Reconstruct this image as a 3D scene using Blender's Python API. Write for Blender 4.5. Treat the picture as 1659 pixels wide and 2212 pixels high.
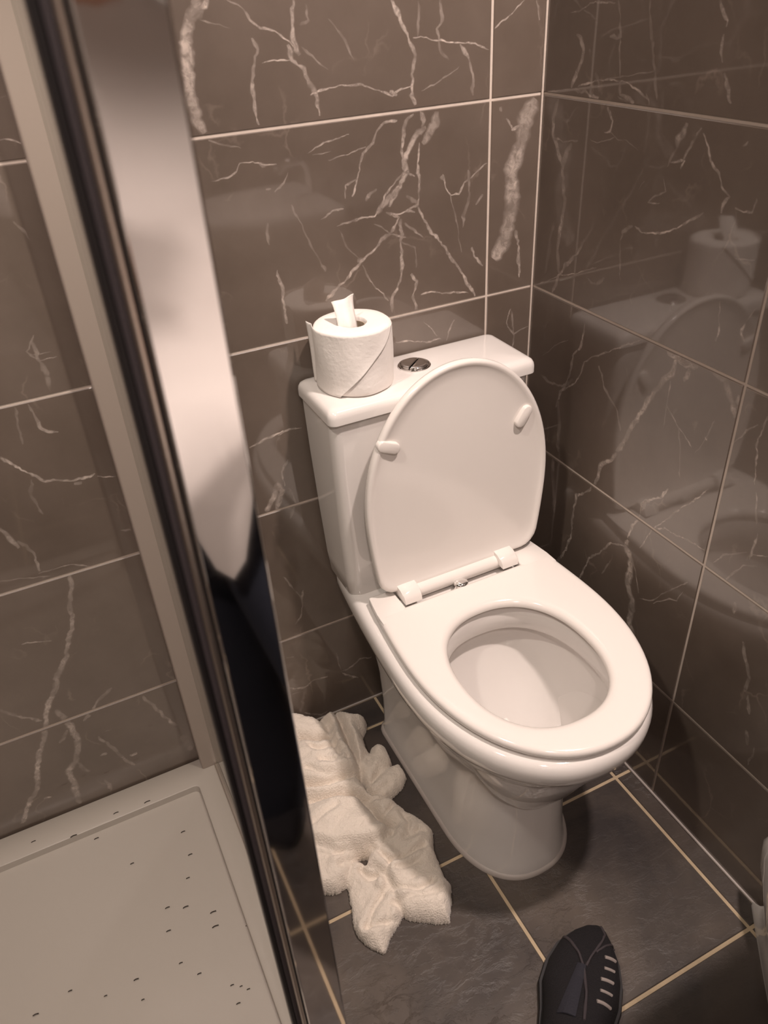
import bpy, bmesh, math, random
import numpy as np
from mathutils import Vector, Matrix

random.seed(4)
for o in list(bpy.data.objects): bpy.data.objects.remove(o, do_unlink=True)
SC = bpy.context.scene
COL = SC.collection

# ------------------------------------------------------------------ camera
R = ((0.8963824, -0.4402518, -0.0517390), (0.2881266, 0.4899537, 0.8227566), (-0.3368703, -0.7524119, 0.5660342))
CAM = Vector((-0.810587, -1.114565, 1.316659))
cd = bpy.data.cameras.new('camera')
cd.sensor_fit = 'VERTICAL'; cd.sensor_height = 36.0
cd.lens = 1689.03 * 36.0 / 2212.0
cd.clip_start = 0.02
cd.dof.use_dof = True; cd.dof.focus_distance = 1.45; cd.dof.aperture_fstop = 6.8
cam = bpy.data.objects.new('camera', cd); COL.objects.link(cam)
M4 = Matrix((R[0], R[1], R[2])).transposed().to_4x4(); M4.translation = CAM
cam.matrix_world = M4
SC.camera = cam

# ------------------------------------------------------------------ world, lamps, exposure
w = bpy.data.worlds.new('world'); SC.world = w; w.use_nodes = True
w.node_tree.nodes['Background'].inputs[0].default_value = (1, .84, .72, 1)
w.node_tree.nodes['Background'].inputs[1].default_value = 0.02
SC.view_settings.view_transform = 'Standard'; SC.view_settings.look = 'None'
SC.view_settings.gamma = 1.0; SC.view_settings.use_curve_mapping = False
SC.view_settings.exposure = EXPO = 0.0
WARM = (1.0, .838, .762)
def area(name, loc, aim, sx, sy, power, col=WARM):
    l = bpy.data.lights.new(name, 'AREA'); l.shape = 'RECTANGLE'; l.size = sx; l.size_y = sy
    l.energy = power; l.color = col
    o = bpy.data.objects.new(name, l); COL.objects.link(o); o.location = loc
    d = Vector(aim) - Vector(loc)
    o.rotation_euler = d.to_track_quat('-Z', 'Y').to_euler()
    return o
def spot(name, loc, power, deg, soft=.05, aim=None, col=WARM):
    l = bpy.data.lights.new(name, 'SPOT'); l.spot_size = math.radians(deg); l.spot_blend = .25; l.shadow_soft_size = soft
    l.energy = power; l.color = col; o = bpy.data.objects.new(name, l); COL.objects.link(o); o.location = loc
    if aim: o.rotation_euler = (Vector(aim)-Vector(loc)).to_track_quat('-Z', 'Y').to_euler()
spot('toilet_lamp_light', (-.050, -.85, 2.30), 112.0, 76, .045, (-.55, -.35, .60))
area('added_fill_light', (-.98, -1.72, 2.315), (-.85, -1.2, 0), .10, .10, 11.0)  # added fill lamp, out of view behind the camera
spot('shower_lamp_light', (-1.25, -.62, 2.315), 64.0, 82)

# ------------------------------------------------------------------ helpers
def obj(name, me, mat=None, parent=None, label=None, cat=None, kind=None, group=None):
    if isinstance(me, bmesh.types.BMesh):
        m = bpy.data.meshes.new(name); me.to_mesh(m); me.free(); me = m
    o = bpy.data.objects.new(name, me); COL.objects.link(o)
    if mat is not None and me is not None and len(me.materials) == 0: me.materials.append(mat)
    if parent is not None: o.parent = parent
    tag(o, label, cat, kind, group)
    return o
def tag(o, label=None, cat=None, kind=None, group=None):
    if label: o['label'] = label
    if cat: o['category'] = cat
    if kind: o['kind'] = kind
    if group: o['group'] = group
def empty(name, loc, label=None, cat=None):
    o = bpy.data.objects.new(name, None); COL.objects.link(o); o.location = loc; o.empty_display_size = .05
    tag(o, label, cat); return o
def child(o, par):
    """parent keeping world coordinates of a mesh built in world space"""
    o.parent = par
    o.matrix_parent_inverse = Matrix.Translation(par.location).inverted()
    return o
def smooth(o, ang=35):
    me = o.data
    for p in me.polygons: p.use_smooth = True
    me.set_sharp_from_angle(angle=math.radians(ang))
    return o
def recalc(bm): bmesh.ops.recalc_face_normals(bm, faces=bm.faces)
def box(bm, x0, x1, y0, y1, z0, z1, bev=0, seg=2):
    v = [bm.verts.new((x, y, z)) for x in (x0, x1) for y in (y0, y1) for z in (z0, z1)]
    f = [(0,1,3,2),(4,6,7,5),(0,4,5,1),(2,3,7,6),(0,2,6,4),(1,5,7,3)]
    fs = [bm.faces.new([v[i] for i in q]) for q in f]
    if bev:
        es = set(e for q in fs for e in q.edges)
        bmesh.ops.bevel(bm, geom=list(es), offset=bev, segments=seg, profile=.5, affect='EDGES')
def loft(bm, rings, closed=True, cap0=True, cap1=True):
    vr = [[bm.verts.new(p) for p in r] for r in rings]
    n = len(vr[0])
    for a, b in zip(vr, vr[1:]):
        for i in range(n if closed else n - 1):
            j = (i + 1) % n
            bm.faces.new((a[i], a[j], b[j], b[i]))
    if cap0: bm.faces.new(vr[0][::-1])
    if cap1: bm.faces.new(vr[-1])
    return vr
def tube(bm, pts, r, n=10, cap=True):
    pts = [Vector(p) for p in pts]; rings = []
    up = Vector((0, 0, 1))
    for i, p in enumerate(pts):
        d = (pts[min(i+1, len(pts)-1)] - pts[max(i-1, 0)]).normalized()
        a = d.cross(up)
        if a.length < 1e-3: a = d.cross(Vector((1, 0, 0)))
        a.normalize(); b = d.cross(a)
        rr = r[i] if isinstance(r, (list, tuple)) else r
        rings.append([p + a*math.cos(t)*rr + b*math.sin(t)*rr for t in [2*math.pi*k/n for k in range(n)]])
    loft(bm, rings, True, cap, cap)

# ------------------------------------------------------------------ materials
class NT:
    def __init__(s, name):
        s.m = bpy.data.materials.new(name); s.m.use_nodes = True; s.t = s.m.node_tree
        s.b = s.t.nodes['Principled BSDF']; s.out = s.t.nodes['Material Output']
    def n(s, typ, **k):
        q = s.t.nodes.new(typ)
        for a, b in k.items():
            if a.startswith('i_'): q.inputs[a[2:].replace('_', ' ')].default_value = b
            else: setattr(q, a, b)
        return q
    def l(s, a, b): s.t.links.new(a, b)
def pr(name, col, rough=.5, metal=0, spec=.5, bump=0, bscale=200, vary=0, vscale=8, coat=0, sheen=0, sub=0):
    N = NT(name); b = N.b
    b.inputs['Base Color'].default_value = (*col, 1); b.inputs['Roughness'].default_value = rough
    b.inputs['Metallic'].default_value = metal; b.inputs['Specular IOR Level'].default_value = spec
    b.inputs['Coat Weight'].default_value = coat
    if sheen: b.inputs['Sheen Weight'].default_value = sheen
    if sub:
        b.inputs['Subsurface Weight'].default_value = sub; b.inputs['Subsurface Radius'].default_value = (.02, .012, .008); b.inputs['Subsurface Scale'].default_value = .3
    tc = N.n('ShaderNodeTexCoord')
    if vary:
        no = N.n('ShaderNodeTexNoise', i_Scale=vscale, i_Detail=5.0); N.l(tc.outputs['Object'], no.inputs['Vector'])
        mx = N.n('ShaderNodeMix', data_type='RGBA'); mx.blend_type = 'MIX'
        mx.inputs[6].default_value = (*[c*(1-vary) for c in col], 1); mx.inputs[7].default_value = (*[min(1, c*(1+vary)) for c in col], 1)
        N.l(no.outputs['Fac'], mx.inputs[0]); N.l(mx.outputs[2], b.inputs['Base Color'])
    if bump:
        nb = N.n('ShaderNodeTexNoise', i_Scale=bscale, i_Detail=4.0); N.l(tc.outputs['Object'], nb.inputs['Vector'])
        bu = N.n('ShaderNodeBump', i_Strength=bump, i_Distance=.002); N.l(nb.outputs['Fac'], bu.inputs['Height']); N.l(bu.outputs['Normal'], b.inputs['Normal'])
    return N.m
def marble(name, axis):
    """dark taupe polished marble-effect tile: clouding and faint hairline veins"""
    N = NT(name); b = N.b
    g = N.n('ShaderNodeNewGeometry')
    c1 = N.n('ShaderNodeTexNoise', i_Scale=5.0, i_Detail=6.0, i_Roughness=.6); N.l(g.outputs['Position'], c1.inputs['Vector'])
    cr = N.n('ShaderNodeValToRGB'); cr.color_ramp.elements[0].position = .3; cr.color_ramp.elements[1].position = .75
    cr.color_ramp.elements[0].color = (.112, .084, .065, 1); cr.color_ramp.elements[1].color = (.168, .130, .105, 1)
    N.l(c1.outputs['Fac'], cr.inputs['Fac'])
    # hairline veins: warped, stretched cell borders
    wn = N.n('ShaderNodeTexNoise', i_Scale=9.0, i_Detail=5.0); N.l(g.outputs['Position'], wn.inputs['Vector'])
    ws = N.n('ShaderNodeVectorMath', operation='SCALE'); ws.inputs['Scale'].default_value = .16; N.l(wn.outputs['Color'], ws.inputs[0])
    mp = N.n('ShaderNodeMapping'); mp.inputs['Scale'].default_value = (1.3, 1.3, .55); N.l(g.outputs['Position'], mp.inputs['Vector'])
    ad = N.n('ShaderNodeVectorMath', operation='ADD'); N.l(mp.outputs[0], ad.inputs[0]); N.l(ws.outputs[0], ad.inputs[1])
    vo = N.n('ShaderNodeTexVoronoi', feature='DISTANCE_TO_EDGE', i_Scale=7.0); N.l(ad.outputs[0], vo.inputs['Vector'])
    mr = N.n('ShaderNodeMapRange'); mr.inputs['From Min'].default_value = .0; mr.inputs['From Max'].default_value = .022
    mr.inputs['To Min'].default_value = 1; mr.inputs['To Max'].default_value = 0; N.l(vo.outputs['Distance'], mr.inputs['Value'])
    br = N.n('ShaderNodeTexNoise', i_Scale=11.0, i_Detail=3.0); N.l(g.outputs['Position'], br.inputs['Vector'])
    b2 = N.n('ShaderNodeMapRange'); b2.inputs['From Min'].default_value = .52; b2.inputs['From Max'].default_value = .72; b2.inputs['To Max'].default_value = .38
    N.l(br.outputs['Fac'], b2.inputs['Value'])
    mu = N.n('ShaderNodeMath', operation='MULTIPLY'); N.l(mr.outputs[0], mu.inputs[0]); N.l(b2.outputs[0], mu.inputs[1])
    mx = N.n('ShaderNodeMix', data_type='RGBA'); mx.inputs[7].default_value = (.40, .32, .27, 1)
    N.l(mu.outputs[0], mx.inputs[0]); N.l(cr.outputs['Color'], mx.inputs[6]); N.l(mx.outputs[2], b.inputs['Base Color'])
    b.inputs['Roughness'].default_value = .42; b.inputs['Specular IOR Level'].default_value = .7
    b.inputs['Coat Weight'].default_value = 1; b.inputs['Coat Roughness'].default_value = .05; b.inputs['Coat IOR'].default_value = 1.62
    wv = N.n('ShaderNodeTexNoise', i_Scale=3.0, i_Detail=1.0); N.l(g.outputs['Position'], wv.inputs['Vector'])
    bu = N.n('ShaderNodeBump', i_Strength=.25, i_Distance=.004); N.l(wv.outputs['Fac'], bu.inputs['Height']); N.l(bu.outputs['Normal'], b.inputs['Normal']); N.l(bu.outputs['Normal'], b.inputs['Coat Normal'])
    return N.m
def vein_mat():
    N = NT('marble_vein'); b = N.b
    b.inputs['Base Color'].default_value = (.64, .545, .48, 1); b.inputs['Roughness'].default_value = .42; b.inputs['Specular IOR Level'].default_value = .7
    b.inputs['Coat Weight'].default_value = 1; b.inputs['Coat Roughness'].default_value = .05; b.inputs['Coat IOR'].default_value = 1.62
    at = N.n('ShaderNodeAttribute', attribute_name='vein')
    g = N.n('ShaderNodeNewGeometry')
    no = N.n('ShaderNodeTexNoise', i_Scale=75.0, i_Detail=7.0, i_Roughness=.62, i_Distortion=.6); N.l(g.outputs['Position'], no.inputs['Vector'])
    mr = N.n('ShaderNodeMapRange'); mr.inputs['From Min'].default_value = .34; mr.inputs['From Max'].default_value = .60; mr.inputs['To Min'].default_value = .28
    N.l(no.outputs['Fac'], mr.inputs['Value'])
    mu = N.n('ShaderNodeMath', operation='MULTIPLY'); N.l(at.outputs['Fac'], mu.inputs[0]); N.l(mr.outputs[0], mu.inputs[1])
    tr = N.n('ShaderNodeBsdfTransparent'); ms = N.n('ShaderNodeMixShader')
    N.l(mu.outputs[0], ms.inputs[0]); N.l(tr.outputs[0], ms.inputs[1]); N.l(b.outputs[0], ms.inputs[2]); N.l(ms.outputs[0], N.out.inputs[0])
    return N.m
def slate():
    N = NT('slate_floor_tile'); b = N.b; g = N.n('ShaderNodeNewGeometry')
    n1 = N.n('ShaderNodeTexNoise', i_Scale=4.0, i_Detail=8.0, i_Roughness=.6, i_Distortion=.4); N.l(g.outputs['Position'], n1.inputs['Vector'])
    cr = N.n('ShaderNodeValToRGB'); e = cr.color_ramp.elements; e[0].position = .33; e[1].position = .7
    e[0].color = (.042, .035, .034, 1); e[1].color = (.125, .099, .081, 1); N.l(n1.outputs['Fac'], cr.inputs['Fac']); N.l(cr.outputs['Color'], b.inputs['Base Color'])
    mp = N.n('ShaderNodeMapping'); mp.inputs['Rotation'].default_value = (0, 0, .35); mp.inputs['Scale'].default_value = (1, 1.7, 1); N.l(g.outputs['Position'], mp.inputs['Vector'])
    n2 = N.n('ShaderNodeTexNoise', i_Scale=24.0, i_Detail=8.0, i_Roughness=.66, i_Distortion=.35); N.l(mp.outputs[0], n2.inputs['Vector'])
    n3 = N.n('ShaderNodeTexNoise', i_Scale=2.2, i_Detail=2.0); N.l(g.outputs['Position'], n3.inputs['Vector'])
    m3 = N.n('ShaderNodeMapRange'); m3.inputs['From Min'].default_value = .45; m3.inputs['From Max'].default_value = .62; m3.inputs['To Min'].default_value = .08; N.l(n3.outputs['Fac'], m3.inputs['Value'])
    sh = N.n('ShaderNodeMapRange'); sh.inputs['From Min'].default_value = .46; sh.inputs['From Max'].default_value = .56; N.l(n2.outputs['Fac'], sh.inputs['Value'])
    mu = N.n('ShaderNodeMath', operation='MULTIPLY'); N.l(sh.outputs[0], mu.inputs[0]); N.l(m3.outputs[0], mu.inputs[1])
    bu = N.n('ShaderNodeBump', i_Strength=.8, i_Distance=.0022); N.l(mu.outputs[0], bu.inputs['Height']); N.l(bu.outputs['Normal'], b.inputs['Normal'])
    b.inputs['Roughness'].default_value = .36; b.inputs['Specular IOR Level'].default_value = .5
    return N.m
def terry():
    N = NT('terry_cloth'); b = N.b; g = N.n('ShaderNodeNewGeometry')
    b.inputs['Base Color'].default_value = (.82, .735, .645, 1); b.inputs['Roughness'].default_value = .95
    b.inputs['Sheen Weight'].default_value = .4; b.inputs['Specular IOR Level'].default_value = .1
    n1 = N.n('ShaderNodeTexNoise', i_Scale=330.0, i_Detail=3.0); N.l(g.outputs['Position'], n1.inputs['Vector'])
    bu = N.n('ShaderNodeBump', i_Strength=.9, i_Distance=.0022); N.l(n1.outputs['Fac'], bu.inputs['Height']); N.l(bu.outputs['Normal'], b.inputs['Normal'])
    return N.m
def glass():
    N = NT('shower_glass'); b = N.b
    lw = N.n('ShaderNodeLayerWeight'); lw.inputs['Blend'].default_value = .5
    pw = N.n('ShaderNodeMath', operation='POWER'); pw.inputs[1].default_value = 4.5; N.l(lw.outputs['Facing'], pw.inputs[0]); fr = N.n('ShaderNodeMapRange'); fr.inputs['To Min'].default_value = .04; N.l(pw.outputs[0], fr.inputs['Value'])
    tr = N.n('ShaderNodeBsdfTransparent'); tr.inputs[0].default_value = (.93, .96, .94, 1); gl = N.n('ShaderNodeBsdfGlossy'); gl.inputs['Roughness'].default_value = .01
    ms = N.n('ShaderNodeMixShader'); N.l(fr.outputs[0], ms.inputs[0]); N.l(tr.outputs[0], ms.inputs[1]); N.l(gl.outputs[0], ms.inputs[2]); N.l(ms.outputs[0], N.out.inputs[0])
    return N.m
m_marble = marble('marble_wall_tile', 0); m_vein = vein_mat(); m_slate = slate(); m_terry = terry(); m_glass = glass()
m_grout = pr('wall_grout', (.64, .55, .48), .8, vary=.15, vscale=30, bump=.2)
m_fgrout = pr('floor_grout', (.50, .39, .26), .85, vary=.3, vscale=25, bump=.3)
m_sil = pr('silicone_bead', (.45, .40, .37), .45)
m_cer = pr('white_ceramic', (.80, .76, .73), .06, spec=.6, coat=.3)
m_plas = pr('white_seat_plastic', (.82, .77, .73), .13, spec=.5)
m_chrome = pr('chrome', (.86, .85, .84), .05, 1)
m_satin = pr('satin_aluminium', (.62, .56, .50), .28, 1, bump=.05)
m_prof = pr('profile_enamel', (.34, .285, .245), .35)
m_rub = pr('black_rubber', (.010, .008, .009), .5)
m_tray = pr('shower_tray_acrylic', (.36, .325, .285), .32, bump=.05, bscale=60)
m_paint = pr('white_paint', (.78, .75, .72), .5, bump=.05)
m_door = pr('painted_door', (.75, .73, .70), .35)
m_paper = pr('tissue_paper', (.86, .81, .77), .95, spec=.1, bump=.35, bscale=150)
m_card = pr('roll_card_tube', (.45, .36, .27), .9)
m_shoe = pr('black_knit_fabric', (.009, .007, .009), .9, bump=.8, bscale=420)
m_sole = pr('dark_rubber_sole', (.018, .016, .018), .6)
m_lace = pr('pale_lace', (.34, .29, .27), .9)
m_piping = pr('grey_shoe_piping', (.055, .045, .050), .6)
m_tong = pr('dark_blue_lining', (.022, .021, .030), .8, bump=.4, bscale=300)
m_skin = pr('skin', (.55, .33, .24), .5, sub=.1, vary=.08)
m_shirt = pr('white_cotton_shirt', (.74, .69, .66), .9, bump=.8, bscale=14)
m_trou = pr('navy_trousers', (.008, .010, .020), .9, bump=.4, bscale=200)
m_hair = pr('dark_hair', (.02, .014, .010), .5, bump=.8, bscale=250)
m_phone = pr('dark_phone_shell', (.10, .10, .11), .3)
m_lens = pr('lens_glass', (.01, .01, .015), .03, spec=.8)
m_eye = pr('eye_white', (.8, .78, .75), .2)

# ------------------------------------------------------------------ room shell
X0, Y0, H = -1.72, -2.05, 2.35
def slab(name, x0, x1, y0, y1, z0, z1, mat):
    bm = bmesh.new(); box(bm, x0, x1, y0, y1, z0, z1); return obj(name, bm, mat, kind='structure')
GB = .0015     # grout sits this far behind the tile faces
wall_back = slab('wall_back', X0-.1, .1, GB, .10, -.1, H, m_grout)
wall_right = slab('wall_right', GB, .10, Y0-.1, 0, -.1, H, m_grout)
wall_left = slab('wall_left', X0-.10, X0-GB, Y0-.1, 0, -.1, H, m_grout)
floor = slab('floor', X0, 0, Y0, 0, -.10, -.0015, m_fgrout)
ceiling = slab('ceiling', X0-.1, .1, Y0-.1, .1, H, H+.1, m_paint)
wall_front = slab('wall_front', X0-.1, .1, Y0-.10, Y0, -.1, H, m_paint)

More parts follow.
